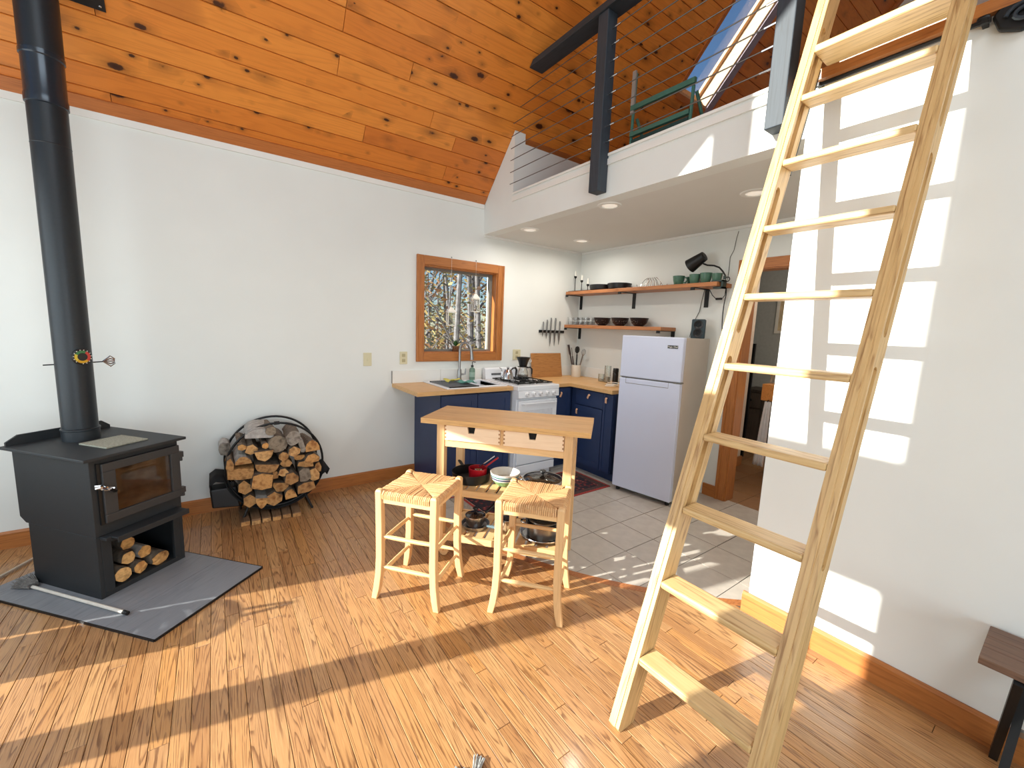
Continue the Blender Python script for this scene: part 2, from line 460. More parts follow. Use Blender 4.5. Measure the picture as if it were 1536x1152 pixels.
def score(b):
    xa, xb, y0, L, ya, yb = b
    best = 0; n = 0
    for k in range(5):
        yy = y0+(ya-y0)*(k+.5)/5
        px, py, zc = proj(((xa+xb)/2, yy, 0))
        if 0 <= px <= 1536 and 0 <= py <= 1152: n += (ya-y0)/5/(zc**2.2)
    return n
boards.sort(key=score, reverse=True)
rest = MB()
for k, (xa, xb, y0, L, ya, yb) in enumerate(boards):
    if k < 300 and score((xa, xb, y0, L, ya, yb)) > 0:
        if L:
            if L not in board_meshes:
                board_meshes[L] = rect_mesh(BW/2, L/2, 'board').mesh('floor_board'); board_meshes[L].materials.append(OAK)
            o = obj('floor_board', board_meshes[L], None, floor, loc=((xa+xb)/2, y0+L/2, 0))
        else:
            ym = (y0+ya)/2; g = .0009; c = (xa+xb)/2
            mb = MB().prism([(xa-c+g, y0-ym+g), (xb-c-g, y0-ym+g), (xb-c-g, yb-ym-g), (xa-c+g, ya-ym-g)], -.016, 0)
            o = obj('floor_board', mb, OAK, floor, loc=(c, ym, 0))
    else:
        g = .0009
        rest.prism([(xa+g, y0+g), (xb-g, y0+g), (xb-g, yb-g), (xa+g, ya-g)], -.016, 0)
o = obj('floor_boards_farther', rest, OAK, floor); o['kind'] = 'stuff'
# curved oak border between boards and tiles
mb = MB(); n = 48
a0 = math.atan2(3.20-CY, -1); 
pts = []
for i in range(n+1):
    xx = 1.356+(X0+.11-1.356)*i/n
    pts.append(xx)
ins = [(x, arc_y(x, CR)) if arc_y(x, CR) else (x, CY) for x in pts]
outs = []
for x in pts:
    y = arc_y(x, CR+.05)
    outs.append((x, y))
for i in range(n):
    p = [outs[i], outs[i+1], ins[i+1], ins[i]]
    mb.prism(p, -.016, .001)
obj('border_strip', mb, OAKBAND, floor)
# tiles
tf = struct('floor_tiled', MB().box(1.36, X2, .3, YW, -.016, -.004), GROUT)
circ = [(CX+CR*math.cos(a*pi/90), CY+CR*math.sin(a*pi/90)) for a in range(180)]
def clip(poly, clipper):
    out = poly
    for i in range(len(clipper)):
        A = clipper[i]; B = clipper[(i+1) % len(clipper)]
        inside = lambda p: (B[0]-A[0])*(p[1]-A[1])-(B[1]-A[1])*(p[0]-A[0]) >= -1e-9
        inp = out; out = []
        for j in range(len(inp)):
            P, Q = inp[j], inp[(j+1) % len(inp)]
            ip, iq = inside(P), inside(Q)
            if ip: out.append(P)
            if ip != iq:
                d1 = (B[0]-A[0])*(P[1]-A[1])-(B[1]-A[1])*(P[0]-A[0]); d2 = (B[0]-A[0])*(Q[1]-A[1])-(B[1]-A[1])*(Q[0]-A[0])
                s = d1/(d1-d2); out.append((P[0]+(Q[0]-P[0])*s, P[1]+(Q[1]-P[1])*s))
        if not out: return []
    return out
TP = .3095; tg = .0022
full = rect_mesh(TP/2-tg, TP/2-tg, 't').mesh('floor_tile'); full.materials.append(TILE)
for i in range(-5, 5):
    for j in range(-5, 7):
        xa = 2.557+i*TP; ya = 2.010+j*TP; xb = xa+TP; yb = ya+TP
        if xa > X1+.05 or ya > 3.3 or yb < .7: continue
        sq = [(xa+tg, ya+tg), (xb-tg, ya+tg), (xb-tg, yb-tg), (xa+tg, yb-tg)]
        sq = [(max(1.38, x), y) for x, y in sq]
        if sq[1][0]-sq[0][0] < .02: continue
        po = clip(sq, circ)
        if len(po) < 3: continue
        ar = abs(sum(po[k][0]*po[(k+1) % len(po)][1]-po[(k+1) % len(po)][0]*po[k][1] for k in range(len(po))))/2
        if ar < .002: continue
        c = ((xa+xb)/2, (ya+yb)/2)
        if ar > (TP-2*tg)**2*.999: obj('tile', full, None, tf, loc=(*c, 0))
        else: obj('tile', MB().prism([(x-c[0], y-c[1]) for x, y in po], -.016, 0), TILE, tf, loc=(*c, 0))
hall = rect_mesh(TP/2-tg, TP/2-tg, 't').mesh('hall_tile'); hall.materials.append(TILE_B)
for i in range(4, 12):
    for j in range(-5, 5):
        xa = 2.557+i*TP; ya = 2.010+j*TP
        if xa < X1+.05 or xa+TP > X2 or ya < .35: continue
        obj('tile', hall, None, tf, loc=(xa+TP/2, ya+TP/2, 0))

# long back wall with the kitchen window opening
WX0, WX1, WZ0, WZ1 = 1.655, 2.515, 1.215, 2.075
TB = .22  # extra wall depth so the window recess blocks grazing sun
wl = MB().box(XG-T, WX0, YW, YW+TB, 0, ZE+.02).box(WX1, X2+T, YW, YW+TB, 0, ZE+.02).box(WX0, WX1, YW, YW+TB, 0, WZ0).box(WX0, WX1, YW, YW+TB, WZ1, ZE+.02)
struct('wall_back', wl, WALL)
bb = MB().prism([(YW, 0), (YW-.018, 0), (YW-.018, .098), (YW-.008, .11), (YW, .11)], XG, 1.58, 'x')
struct('baseboard_back', bb, BROWN_TRIM)
struct('trim_1', MB().prism([(YW, 2.69), (YW-.012, 2.69), (YW-.012, 2.735), (YW, 2.735)], XG, X0-.005, 'x'), WHITE_TRIM)
# right wall and loft front, one plane
rw = MB()
rw.box(X0, X0+.12, YF, .925, 0, LOFT)
rw.prism([(.925, SOF), (YW, SOF), (YW, zr(YW)-.005), (3.32, zr(3.32)-.01), (3.32, 2.72), (.925, 2.72)], X0, X0+.12, 'x')
struct('wall_right', rw, WALL)
struct('baseboard_right', MB().prism([(X0, 0), (X0-.018, 0), (X0-.018, .10), (X0-.008, .113), (X0, .113)], YF, .95, 'y'), BROWN_TRIM_Y)
struct('trim_2', MB().box(X0-.012, X0+.135, 1.0, 3.32, 2.72, 2.738), WHITE_TRIM, bev=.003)
struct('trim_3', MB().box(X0-.012, X0, 1.0, 3.32, 2.66, 2.70), WHITE_TRIM)
tn = struct('trim_4', MB().box(X0-.03, X0-.0005, YF, 1.0, 2.668, LOFT+.012).box(X0-.0005, X0+.13, YF, 1.0, LOFT+.0005, LOFT+.012), BROWN_TRIM_Y)
# loft slab / kitchen ceiling
struct('ceiling_kitchen', MB().box(X0+.12, X2, YF, YW, SOF, LOFT-.02), SOFFIT)
struct('floor_loft', MB().box(X0+.12, X2, YF, YW, LOFT-.02, LOFT), BROWN_TRIM)
struct('trim_5', MB().box(X0+.005, X1, YW-.016, YW, SOF-.022, SOF).box(X1-.016, X1, .95, YW-.016, SOF-.022, SOF), WHITE_TRIM)
struct('wall_loft_knee', MB().box(X0+.12, X2, 3.32, 3.40, LOFT, zr(3.40)-.01), WALL)
# kitchen end wall with doorway
DY0, DY1, DZ = .98, 1.80, 2.08
struct('wall_end', MB().box(X1, X1+.12, DY1, YW, 0, SOF).box(X1, X1+.12, .3, DY0, 0, SOF).box(X1, X1+.12, DY0, DY1, DZ, SOF), WALL)
d1 = struct('door_1', MB().box(X1-.01, X1+.13, DY1-.02, DY1, 0, DZ).box(X1-.01, X1+.13, DY0, DY0+.02, 0, DZ).box(X1-.01, X1+.13, DY0+.02, DY1-.02, DZ-.02, DZ), BROWN_TRIM_V)
obj('casing', MB().box(X1-.02, X1, DY1-.012, DY1+.075, 0, DZ+.07).box(X1-.028, X1-.02, DY1+.05, DY1+.075, 0, DZ+.07), BROWN_TRIM_V, d1)
obj('casing', MB().box(X1-.02, X1, DY0-.075, DY0+.012, 0, DZ+.07), BROWN_TRIM_V, d1)
obj('casing', MB().box(X1-.02, X1, DY0+.012, DY1-.012, DZ-.012, DZ+.07), BROWN_TRIM_Y, d1)
obj('casing', MB().box(X1+.12, X1+.14, DY1-.012, DY1+.075, 0, DZ+.07), BROWN_TRIM_V, d1)
struct('baseboard_end', MB().box(X1-.016, X1, DY1+.08, 2.0, 0, .11), BROWN_TRIM_Y)
struct('wall_hall', MB().box(X1+.12, 4.98, 2.26, 2.36, 0, SOF), plain('hall_paint', srgb(214, 196, 178), .8))
struct('baseboard_hall', MB().box(X1+.12, 4.995, 2.243, 2.26, 0, .11).box(4.98, 4.996, 2.26, 2.36, 0, .11), BROWN_TRIM)
struct('wall_bath', MB().box(X2, X2+T, YF, YW, 0, SOF), plain('bath_paint', srgb(176, 178, 174), .8))
hl = thing('hall_fill_fixture', 'added round ceiling light, out of view, filling the hall', 'ceiling light', (4.75, 1.35, SOF))  # unseen fixture added to brighten the dark hall
obj('base', MB().lathe([(.13, 0), (.13, -.02)], 24), WHITE_TRIM, hl, True)
obj('diffuser', MB().lathe([(.12, -.02), (.11, -.05), (.06, -.07), (0, -.075)], 24), emit('hall_fill_glow', (1, .93, .84), 2.), hl, True)
ll = D.objects.new('hall_lamp_light', D.lights.new('hall_lamp_light', 'POINT')); COL.objects.link(ll)
ll.data.energy = 15; ll.data.color = (1, .92, .82); ll.data.shadow_soft_size = .1; ll.parent = hl; ll.location = (0, 0, -.2)
struct('wall_bath_side', MB().box(X0+.12, X2, .18, .3, 0, SOF), WALL)
# gable above the loft
struct('wall_loft_gable', MB().prism([(YF, SOF), (YW, SOF), (YW, zr(YW)), (YR, zr(YR)), (YF, zr(YF))], X2, X2+T, 'x'), WALL)
PXa, PXb, PZ = -1.65, 1.95, 2.12
struct('wall_front', MB().box(XG-T, PXa, YF-T, YF, 0, ZE).box(PXb, X2, YF-T, YF, 0, ZE).box(PXa, PXb, YF-T, YF, PZ, ZE).box(PXa, PXb, YF-T, YF, 0, .08), WALL)
d2 = struct('added_door', MB().box(PXa, PXa+.05, YF-.1, YF-.02, .08, PZ).box(PXb-.05, PXb, YF-.1, YF-.02, .08, PZ).box(PXa+.05, PXb-.05, YF-.1, YF-.02, PZ-.05, PZ).box(PXa+.05, PXb-.05, YF-.1, YF-.02, .08, .13), WHITE_TRIM)  # glazed door invented to give the front fill light a source
for k in range(3):
    xa = PXa+.05+k*(PXb-PXa-.1)/3; xb = xa+(PXb-PXa-.1)/3
    obj('stile', MB().box(xa, xa+.04, YF-.09, YF-.03, .13, PZ-.05).box(xb-.04, xb, YF-.09, YF-.03, .13, PZ-.05), WHITE_TRIM, d2)
    obj('pane', MB().box(xa+.04, xb-.04, YF-.062, YF-.058, .13, PZ-.05), GLASS, d2)
# gable wall with the glazing that lets the sun in (behind the camera)
AY0, AY1, BY0, BY1 = 2.262, 2.965, 1.335, 2.118
AU0, BU1 = 2.325, 2.128
LZ0, LZ1, UZ0 = .12, 1.985, 2.535
gt = lambda y: 4.21-.93*(y-2.327)
gw = MB()
def slab(y0, y1, z0, z1):          # z may be numbers or functions of y
    f0 = z0 if callable(z0) else (lambda y: z0); f1 = z1 if callable(z1) else (lambda y: z1)
    gw.prism([(y0, f0(y0)), (y1, f0(y1)), (y1, f1(y1)), (y0, f1(y0))], XG-T, XG, 'x')
slab(YF, YR, 0, zr); slab(YR, BY0, 0, zr)
slab(BY0, BY1, 0, LZ0); slab(BY0, BU1, LZ1, UZ0); slab(BY0, BU1, gt, zr); slab(BY1, BU1, 0, LZ1)
slab(BU1, AU0, UZ0, zr); slab(BU1, AY0, 0, LZ1); slab(BU1, AU0, LZ1, UZ0); slab(AY0, AY1, 0, LZ0)
slab(AU0, AY1, LZ1, UZ0); slab(AY0, AU0, LZ1-.0, LZ1+.001)
slab(AU0, AY1, gt, zr); slab(AY1, YW, 0, zr)
struct('wall_gable', gw, WALL)
def pane_window(name, y0, y1, z0, zt0, zt1):
    wdw = struct(name, MB().box(XG-.06, XG-.02, y0-.03, y0, z0, zt0).box(XG-.06, XG-.02, y1, y1+.03, z0, zt1).box(XG-.06, XG-.02, y0-.03, y1+.03, z0-.03, z0), WHITE_TRIM)
    obj('pane', MB().prism([(y0, z0), (y1, z0), (y1, zt1), (y0, zt0)], XG-.05, XG-.046, 'x'), GLASS, wdw)
pane_window('window_3', BY0, BY1, LZ0, LZ1, LZ1); pane_window('window_4', AY0, AY1, LZ0, LZ1, LZ1)
pane_window('window_5', BY0, BU1, UZ0, gt(BY0), gt(BU1)); pane_window('window_6', AU0, AY1, UZ0, gt(AU0), gt(AY1))

# roof: knotty pine boards on the left slope, cut around the roof window
def roofp(x, s, d=0):              # s up the slope from the eave, d below the surface (into the room)
    return (x, YW - s/SN - d*SL/SN, ZE + s*SL/SN - d/SN)
SMAX = (YW-YR)*SN
PW = .131
SKX0, SKX1, SKR0, SKR1 = 3.90, 4.40, 12, 21
s0, s1 = SKR0*PW, SKR1*PW
cb = MB()
def roofslab(mb, xa, xb, sa, sb, d0, d1):
    q = [roofp(x, s, d) for d in (d0, d1) for x, s in ((xa, sa), (xb, sa), (xb, sb), (xa, sb))]
    mb.add(q, [(0, 1, 2, 3), (7, 6, 5, 4), (0, 4, 5, 1), (1, 5, 6, 2), (2, 6, 7, 3), (3, 7, 4, 0)])
xL, xR = XG-T, X2+T
roofslab(cb, xL, xR, -.3, s0, -.16, -.016); roofslab(cb, xL, xR, s1, SMAX+.2, -.16, -.016)
roofslab(cb, xL, SKX0, s0, s1, -.16, -.016); roofslab(cb, SKX1, xR, s0, s1, -.16, -.016)
ceil = struct('ceiling', cb, plain('roof_deck', srgb(70, 30, 14), .9))
rot = Matrix(((1, 0, 0), (0, -1/SN, -SL/SN), (0, SL/SN, -1/SN))).to_4x4()   # local x along, y up the slope, z into the room
pm = {}
def plank(xa, xb, s):
    L = round(xb-xa, 3)
    if L < .03: return
    if L not in pm:
        g = .0012; ch = .005; a = L/2-g; b = PW/2-g
        vs = []
        for (i, z) in ((0, -.016), (0, -ch), (ch*.7, 0)):
            vs += [(-a+(i*.2), -b+i, z), (a-(i*.2), -b+i, z), (a-(i*.2), b-i, z), (-a+(i*.2), b-i, z)]
        fs = [(8, 9, 10, 11)]
        for l in (0, 4):
            for k in range(4): fs.append((l+k, l+(k+1) % 4, l+4+(k+1) % 4, l+4+k))
        me = MB().add(vs, fs).mesh('ceiling_plank'); me.materials.append(KNOT); pm[L] = me
    o = obj('ceiling_plank', pm[L], None, ceil)
    M = rot.copy(); M.translation = Vector(roofp((xa+xb)/2, s))
    o.matrix_local = M
RR = random.Random(3)
for r in range(int(SMAX/PW)+1):
    s = (r+.5)*PW
    cuts = [XG]; x = XG + .25*RR.randint(2, 11)
    while x < X2-.5: cuts.append(x); x += .25*RR.randint(5, 15)
    cuts.append(X2)
    for a, b in zip(cuts, cuts[1:]):
        if SKR0 <= r < SKR1:
            for c, d in ((a, min(b, SKX0)), (max(a, SKX1), b)):
                if d-c > .03: plank(c, d, s)
        else: plank(a, b, s)
def farslab(mb, xa, xb, ya, yb, lo=0., hi=.2):
    mb.prism([(ya, zr(ya)+lo), (yb, zr(yb)+lo), (yb, zr(yb)+hi), (ya, zr(ya)+hi)], xa, xb, 'x')
fs_ = MB(); wa, wb = -.98, -1.72
farslab(fs_, XG-T, X2+T, YR, wa); farslab(fs_, XG-T, X2+T, wb, YF-.3)
farslab(fs_, XG-T, -1.4, wa, wb); farslab(fs_, 1.2, X2+T, wa, wb)
struct('ceiling_far_slope', fs_, DARK_ROOF)
fw = MB()
for xa, xb in ((-1.4, -1.36), (-.12, -.08), (1.16, 1.2)): farslab(fw, xa, xb, wa, wb, .05, .15)
w7 = struct('added_roof_window', fw, SKY_WOOD)  # roof window invented out of view, to go with the far-slope fill
for xa, xb in ((-1.36, -.12), (-.08, 1.16)):
    m_ = MB(); farslab(m_, xa, xb, wa, wb, .10, .106); obj('pane', m_, GLASS, w7)
mb = MB(); roofslab(mb, XG, X0-.005, .0, .082, 0, .014); struct('trim_6', mb, ROOF_TRIM)
mb = MB(); roofslab(mb, X0+.12, X2, .62, .70, 0, .014); struct('trim_7', mb, ROOF_TRIM)
mb = MB(); roofslab(mb, X2-.05, X2, .6, SMAX, 0, .03); struct('trim_8', mb, ROOF_TRIM)
# roof window over the loft
mb = MB()
for args in ((SKX0, SKX0+.02, s0, s1), (SKX1-.02, SKX1, s0, s1), (SKX0, SKX1, s0, s0+.02), (SKX0, SKX1, s1-.02, s1)):
    roofslab(mb, *args, -.16, 0)
skw = struct('window_2', mb, SKY_WOOD)
mb = MB()
for args in ((SKX0-.035, SKX0, s0-.03, s1+.03), (SKX0, SKX1, s0-.05, s0), (SKX0, SKX1, s1, s1+.05)):
    roofslab(mb, *args, 0, .016)
obj('casing', mb, ROOF_TRIM, skw)
mb = MB(); roofslab(mb, SKX1, SKX1+.09, s0-.05, s1+.05, 0, .016); obj('casing', mb, plain('casing_blue_shade', srgb(150, 140, 150), .7), skw)  # bluish shade of this side is put into the casing colour
mb = MB()
for args in ((SKX0+.02, SKX0+.045, s0+.02, s1-.02), (SKX1-.06, SKX1-.025, s0+.02, s1-.02), (SKX0+.045, SKX1-.06, s0+.02, s0+.05), (SKX0+.045, SKX1-.06, s1-.05, s1-.02)):
    roofslab(mb, *args, -.16, -.13)
obj('sash', mb, SKY_WOOD, skw)
mb = MB(); roofslab(mb, SKX0+.045, SKX1-.06, s0+.05, s1-.05, -.15, -.145); obj('pane', mb, GLASS, skw)

# kitchen window
kw = struct('window_1', MB().box(WX0, WX0+.018, YW, YW+.13, WZ0, WZ1).box(WX1-.018, WX1, YW, YW+.13, WZ0, WZ1).box(WX0+.018, WX1-.018, YW, YW+.13, WZ0, WZ0+.018).box(WX0+.018, WX1-.018, YW, YW+.13, WZ1-.018, WZ1), BROWN_TRIM_V)
cw = .078
def casing(mb, x0, x1, z0, z1):
    mb.box(x0, x1, YW-.018, YW, z0, z1)
for (x0, x1, z0, z1, mt) in ((WX0-cw+.01, WX0+.008, WZ0-cw, WZ1+cw, BROWN_TRIM_V), (WX1-.008, WX1+cw-.01, WZ0-cw, WZ1+cw, BROWN_TRIM_V), (WX0+.008, WX1-.008, WZ0-cw, WZ0+.008, BROWN_TRIM), (WX0+.008, WX1-.008, WZ1-.008, WZ1+cw, BROWN_TRIM)):
    m_ = MB(); casing(m_, x0, x1, z0, z1)
    if x1-x0 < .2: m_.box(x0 if x0 < 2 else x1-.02, x0+.02 if x0 < 2 else x1, YW-.026, YW-.018, z0, z1)
    obj('casing', m_, mt, kw, bev=.004)
SASH = plain('window_sash_grey', srgb(120, 116, 108), .5)
sx0, sx1, sz0, sz1 = WX0+.018, WX1-.018, WZ0+.018, WZ1-.018
obj('sash', MB().box(sx0, sx0+.018, YW+.085, YW+.12, sz0, sz1).box(sx1-.035, sx1, YW+.085, YW+.12, sz0, sz1).box(sx0+.018, sx1-.035, YW+.085, YW+.12, sz0, sz0+.02).box(sx0+.018, sx1-.035, YW+.085, YW+.12, sz1-.025, sz1), SASH, kw)
obj('pane', MB().box(sx0+.018, sx1-.035, YW+.10, YW+.104, sz0+.02, sz1-.025), GLASS, kw)
hk = MB()
for xx in (1.943, 2.222): hk.tube([(xx, YW-.02, 2.165), (xx, YW-.032, 2.165), (xx, YW-.032, 2.152)], .003, 6)
# recessed ceiling lights
LIGHTM = emit('downlight_lens', (1, .93, .82), .35)
def can_light(x, y, lab):
    t = thing('recessed_light', lab, 'ceiling light', (x, y, SOF), group='recessed lights in the kitchen ceiling')
    obj('trim_ring', MB().lathe([(.058, -.002), (.060, -.008), (.085, -.006), (.09, 0)], 32, band=True), WHITE_TRIM, t, True)
    obj('lens', MB().lathe([(0, -.003), (.045, -.0055), (.058, -.002)], 24), LIGHTM, t, True)
    l = D.objects.new('downlight', D.lights.new('downlight', 'AREA')); COL.objects.link(l)
    l.data.shape = 'DISK'; l.data.size = .11; l.data.energy = 4.5; l.data.color = (1, .94, .85); l.data.spread = math.radians(170)
    l.parent = t; l.location = (0, 0, -.012)
for (x, y), lb in (((2.47, 2.26), 'round recessed light beside the black railing post'), ((2.94, 1.43), 'round recessed light in the soffit behind the ladder rail'),
                   ((2.52, 3.30), 'round recessed light close to the loft front and the window wall'), ((3.22, 3.30), 'round recessed light in the corner above the shelves')):
    can_light(x, y, lb)
# outlets and switches on the back wall
def outlet(x, z, lab, wd=.075, sw=False):
    t = thing('wall_plate', lab, 'outlet', (x, YW, z))
    obj('plate', MB().box(-wd/2, wd/2, -.006, 0, -.06, .06), IVORY, t, bev=.003)
    if sw:
        obj('toggle', MB().box(-.006, .006, -.016, -.006, -.012, .012), IVORY, t)
    else:
        for dz in (-.025, .025): obj('socket', MB().box(-.016, .016, -.009, -.006, dz-.015, dz+.015), plain('socket_shade', srgb(180, 170, 134), .5), t)
outlet(1.125, 1.165, 'ivory switch plate on the bare white wall', .075, True)
outlet(1.464, 1.175, 'ivory double outlet just left of the window frame')
outlet(2.80, 1.197, 'square ivory outlet plate between window and cutting board', .11)
# ------------------------------------------------------------------ loft railing
rail = thing('loft_railing', 'blue-black stained timber railing with steel cables along the loft edge', 'railing', (X0, 0, 0))
def post(y, z0, z1, w_=.09):
    return obj('post', MB().box(-.092, -.001, y-w_/2, y+w_/2, z0, z1), RAILPAINT, rail, bev=.004)
post(2.205, 2.475, 3.62); plab(post(1.035, 2.50, 3.62, .085), 'weathered blue-grey post in the sun')
obj('handrail', MB().prism([(3.00, 3.62), (.99, 3.62), (.99, 3.665), (3.00-.045, 3.665)], -.105, .03, 'x'), RAILPAINT_Y, rail, bev=.003)
CABLE = plain('steel_cable', srgb(120, 116, 112), .35, .9, .05, 50)
for k in range(8):
    z_ = 2.80+k*.102
    ye = min(3.31, YW-(z_+.02-ZE)/SL)
    obj('cable', MB().tube([(-.045, ye, z_), (-.045, 1.08, z_)], .0035, 6), CABLE, rail)
for k in range(8):
    z_ = 2.80+k*.102
    for s_ in (-1, 1):
        obj('cable_fitting', MB().tube([(-.045, 2.205+s_*.046, z_), (-.045, 2.205+s_*.115, z_)], .006, 6), CHROME, rail)
    obj('cable_fitting', MB().tube([(-.045, 1.078, z_), (-.045, 1.15, z_)], .006, 6), CHROME, rail)

# ------------------------------------------------------------------ things in the loft
t = thing('folding_chair', 'green metal folding chair standing behind the loft railing', 'chair', (2.72, 2.07, LOFT), 0)
tb = lambda p, q, r=.012: MB().tube([p, q], r, 8)
for y_ in (-.25, .25):
    obj('leg', tb((0, y_, 0), (.02, y_, .77 if y_ > 0 else .48)), TEALP, t, True)
    obj('leg', tb((.38, y_, 0), (.06, y_, .46)), TEALP, t, True)
obj('backrest', MB().bar((0.0, .262, .735-.22), (.0, -.275, .735-.235), .025, .035), TEALP, t)
obj('crossbar', MB().bar((.0, .25, .32), (.0, -.25, .31), .03, .03), TEALP, t)
plab(obj('upright_strap', MB().box(-.008, .008, .235, .265, .48, .78), plain('bare_aluminium', srgb(176, 178, 176), .5, .3), t), 'pale drilled metal strap')
obj('seat', MB().box(.0, .38, -.24, .24, .26, .285), plain('green_canvas', srgb(48, 74, 70), .9, 0, .1, 60, .3), t)
t = thing('rolled_mat', 'dark rolled mat standing upright against the loft railing post', 'mat', (2.56, 2.49, LOFT))
mb = MB()
mb.lathe([(.045, 0), (.05, .01), (.05, .36), (.03, .42), (.006, .44)], 16)
obj('roll', mb, BLACKP, t, True)
obj('strap', MB().lathe([(.051, .18), (.053, .185), (.053, .205), (.051, .21)], 16, band=True), LEATHER, t, True)

# ------------------------------------------------------------------ wood stove
ST = thing('wood_stove', 'black steel wood stove with glass door on a grey hearth pad', 'stove', (-.54, 2.832, .012), math.radians(39.5))
W_ = .43
ped = MB()
ped.box(0, .02, 0, .51, 0, .34).box(W_-.02, W_, 0, .51, 0, .34).box(.02, W_-.02, .49, .51, 0, .34).box(.02, W_-.02, .0, .49, 0, .028)
ped.box(.02, .065, 0, .02, .028, .34).box(W_-.055, W_-.02, 0, .02, .028, .34).box(.065, W_-.055, 0, .02, .29, .34)
obj('pedestal', ped, STOVE, ST, bev=.002)
body = MB().prism([(0, .34), (.53, .34), (.575, .37), (.575, .755), (0, .755)], 0, W_, 'x')
obj('firebox', body, STOVE, ST, bev=.003)
obj('top_plate', MB().box(-.045, W_+.018, -.05, .575, .755, .771), STOVE, ST, bev=.003)
bp = MB().prism([(-.03, .771), (W_, .771), (W_, .79), (W_-.04, .822), (.02, .822), (-.03, .79)], .548, .560, 'y')
obj('back_plate', bp, STOVE, ST)
for xx in (.0,):
    pass
dr = MB()
dr.box(.042, .424, -.022, -.001, .405, .45).box(.042, .424, -.022, -.001, .678, .722).box(.042, .1, -.022, -.001, .45, .678).box(.374, .424, -.022, -.001, .45, .678)
door = obj('door', dr, STOVE_D, ST, bev=.003)
obj('door_gasket', MB().box(.026, .041, -.010, 0, .40, .725), BLACKM, ST)
obj('glass', MB().box(.1, .374, -.012, -.008, .45, .678), DKGLASS, door)
FB = plain('firebrick', srgb(120, 84, 54), .9, 0, .5, 26, .8)
obj('firebox_lining', MB().box(.09, .384, -.006, -.001, .44, .69), FB, ST)
hd = obj('handle', MB().tube([(.085, -.022, .565), (.075, -.05, .575), (.05, -.06, .595)], .008, 8), BLACKM, door, True)
m_ = MB()
for k in range(14):
    a = k/13*2*pi*3; s_ = k/13
    m_.tube([(.05-.055*s_+.016*math.cos(a), -.062+.016*math.sin(a), .595+.03*s_), (.05-.055*(s_+.08)+.016*math.cos(a+1.4), -.062+.016*math.sin(a+1.4), .595+.03*(s_+.08))], .006, 6)
plab(obj('coil_grip', m_, CHROME, ST, True), 'shiny spring-coil handle grip')
for z_ in (.655, .435):
    obj('hinge', MB().box(.424, .448, -.02, .006, z_-.012, z_+.022).lathe([(.009, -.035), (.009, -.012)], 10, (.438, -.008, z_)), STOVE_D, ST)
obj('ash_lip', MB().box(.04, .405, -.09, 0, .333, .341).box(.04, .405, -.094, -.088, .315, .345).box(.016, .04, -.05, .0, .325, .341), STOVE, ST, bev=.002)
# flue pipe
PX, PY = -.637, 3.268
fl = thing('flue_pipe', 'black stove pipe rising from the wood stove to the pine ceiling', 'pipe', (PX, PY, .783))
ztop = zr(PY)-.783+.05
obj('collar', MB().lathe([(.079, 0), (.079, .055), (.082, .058), (.082, .066), (.076, .07)], 32), PIPE_M, fl, True)
obj('lower_pipe', MB().lathe([(.075, .066), (.075, 1.74)], 32), PIPE_M, fl, True)
obj('telescoping_joint', MB().lathe([(.075, 1.74), (.081, 1.745), (.081, 1.78), (.078, 1.79), (.078, 1.96), (.083, 1.965), (.083, 1.985)], 32), plain('pipe_gloss_black', srgb(48, 54, 62), .22, .3, .05, 60), fl, True)
obj('upper_pipe', MB().lathe([(.08, 1.98), (.08, ztop)], 32), PIPE_M, fl, True)
for z_ in (1.55,):
    obj('seam_band', MB().lathe([(.0752, z_), (.0765, z_+.003), (.0752, z_+.006)], 32, band=True), PIPE_M, fl, True)
vd = (Vector((0, 0))-Vector((PX, PY))).normalized()
td = Vector((-vd.y, vd.x))   # to the right as seen
dz = .435
da = obj('damper_rod', MB().tube([(td.x*-.115, td.y*-.115, dz-.012), (td.x*.12, td.y*.12, dz)], .0035, 6), BLACKM, fl)
dm = MB()
c_ = Vector((td.x*.135, td.y*.135, dz+.002))
for k in range(5):
    a = (k-2)*.35
    dm.tube([c_-Vector((td.x*.02, td.y*.02, 0)), c_+Vector((td.x*.012, td.y*.012, .018*(k-2)/1.2)), c_+Vector((td.x*.03, td.y*.03, .006*(k-2)))], .004, 6)
plab(obj('damper_handle', dm, CHROME, fl, True), 'small coiled wire damper handle')
# magnetic thermometer with coloured dial
face = Vector((vd.x*.8+td.x*.34, vd.y*.8+td.y*.34)).normalized()
ang = math.atan2(face.y, face.x)
Mt = Matrix.Translation((face.x*.0755, face.y*.0755, .47)) @ Matrix.Rotation(ang, 4, 'Z') @ Matrix.Rotation(pi/2, 4, 'Y') @ Matrix.Diagonal((1.25, 1.25, 1.6, 1))
th = obj('thermometer', MB().lathe([(.034, 0), (.034, .006), (.030, .008), (0, .0075)], 32, M=Mt), BLACKP, fl)
def arcband(r0, r1, a0, a1, h):
    mb = MB(); n = 14; vs = []
    for i in range(n+1):
        a = a0+(a1-a0)*i/n
        vs += [(r0*math.cos(a), r0*math.sin(a), h), (r1*math.cos(a), r1*math.sin(a), h)]
    mb.add(vs, [(2*i, 2*i+1, 2*i+3, 2*i+2) for i in range(n)], Mt)
    return mb
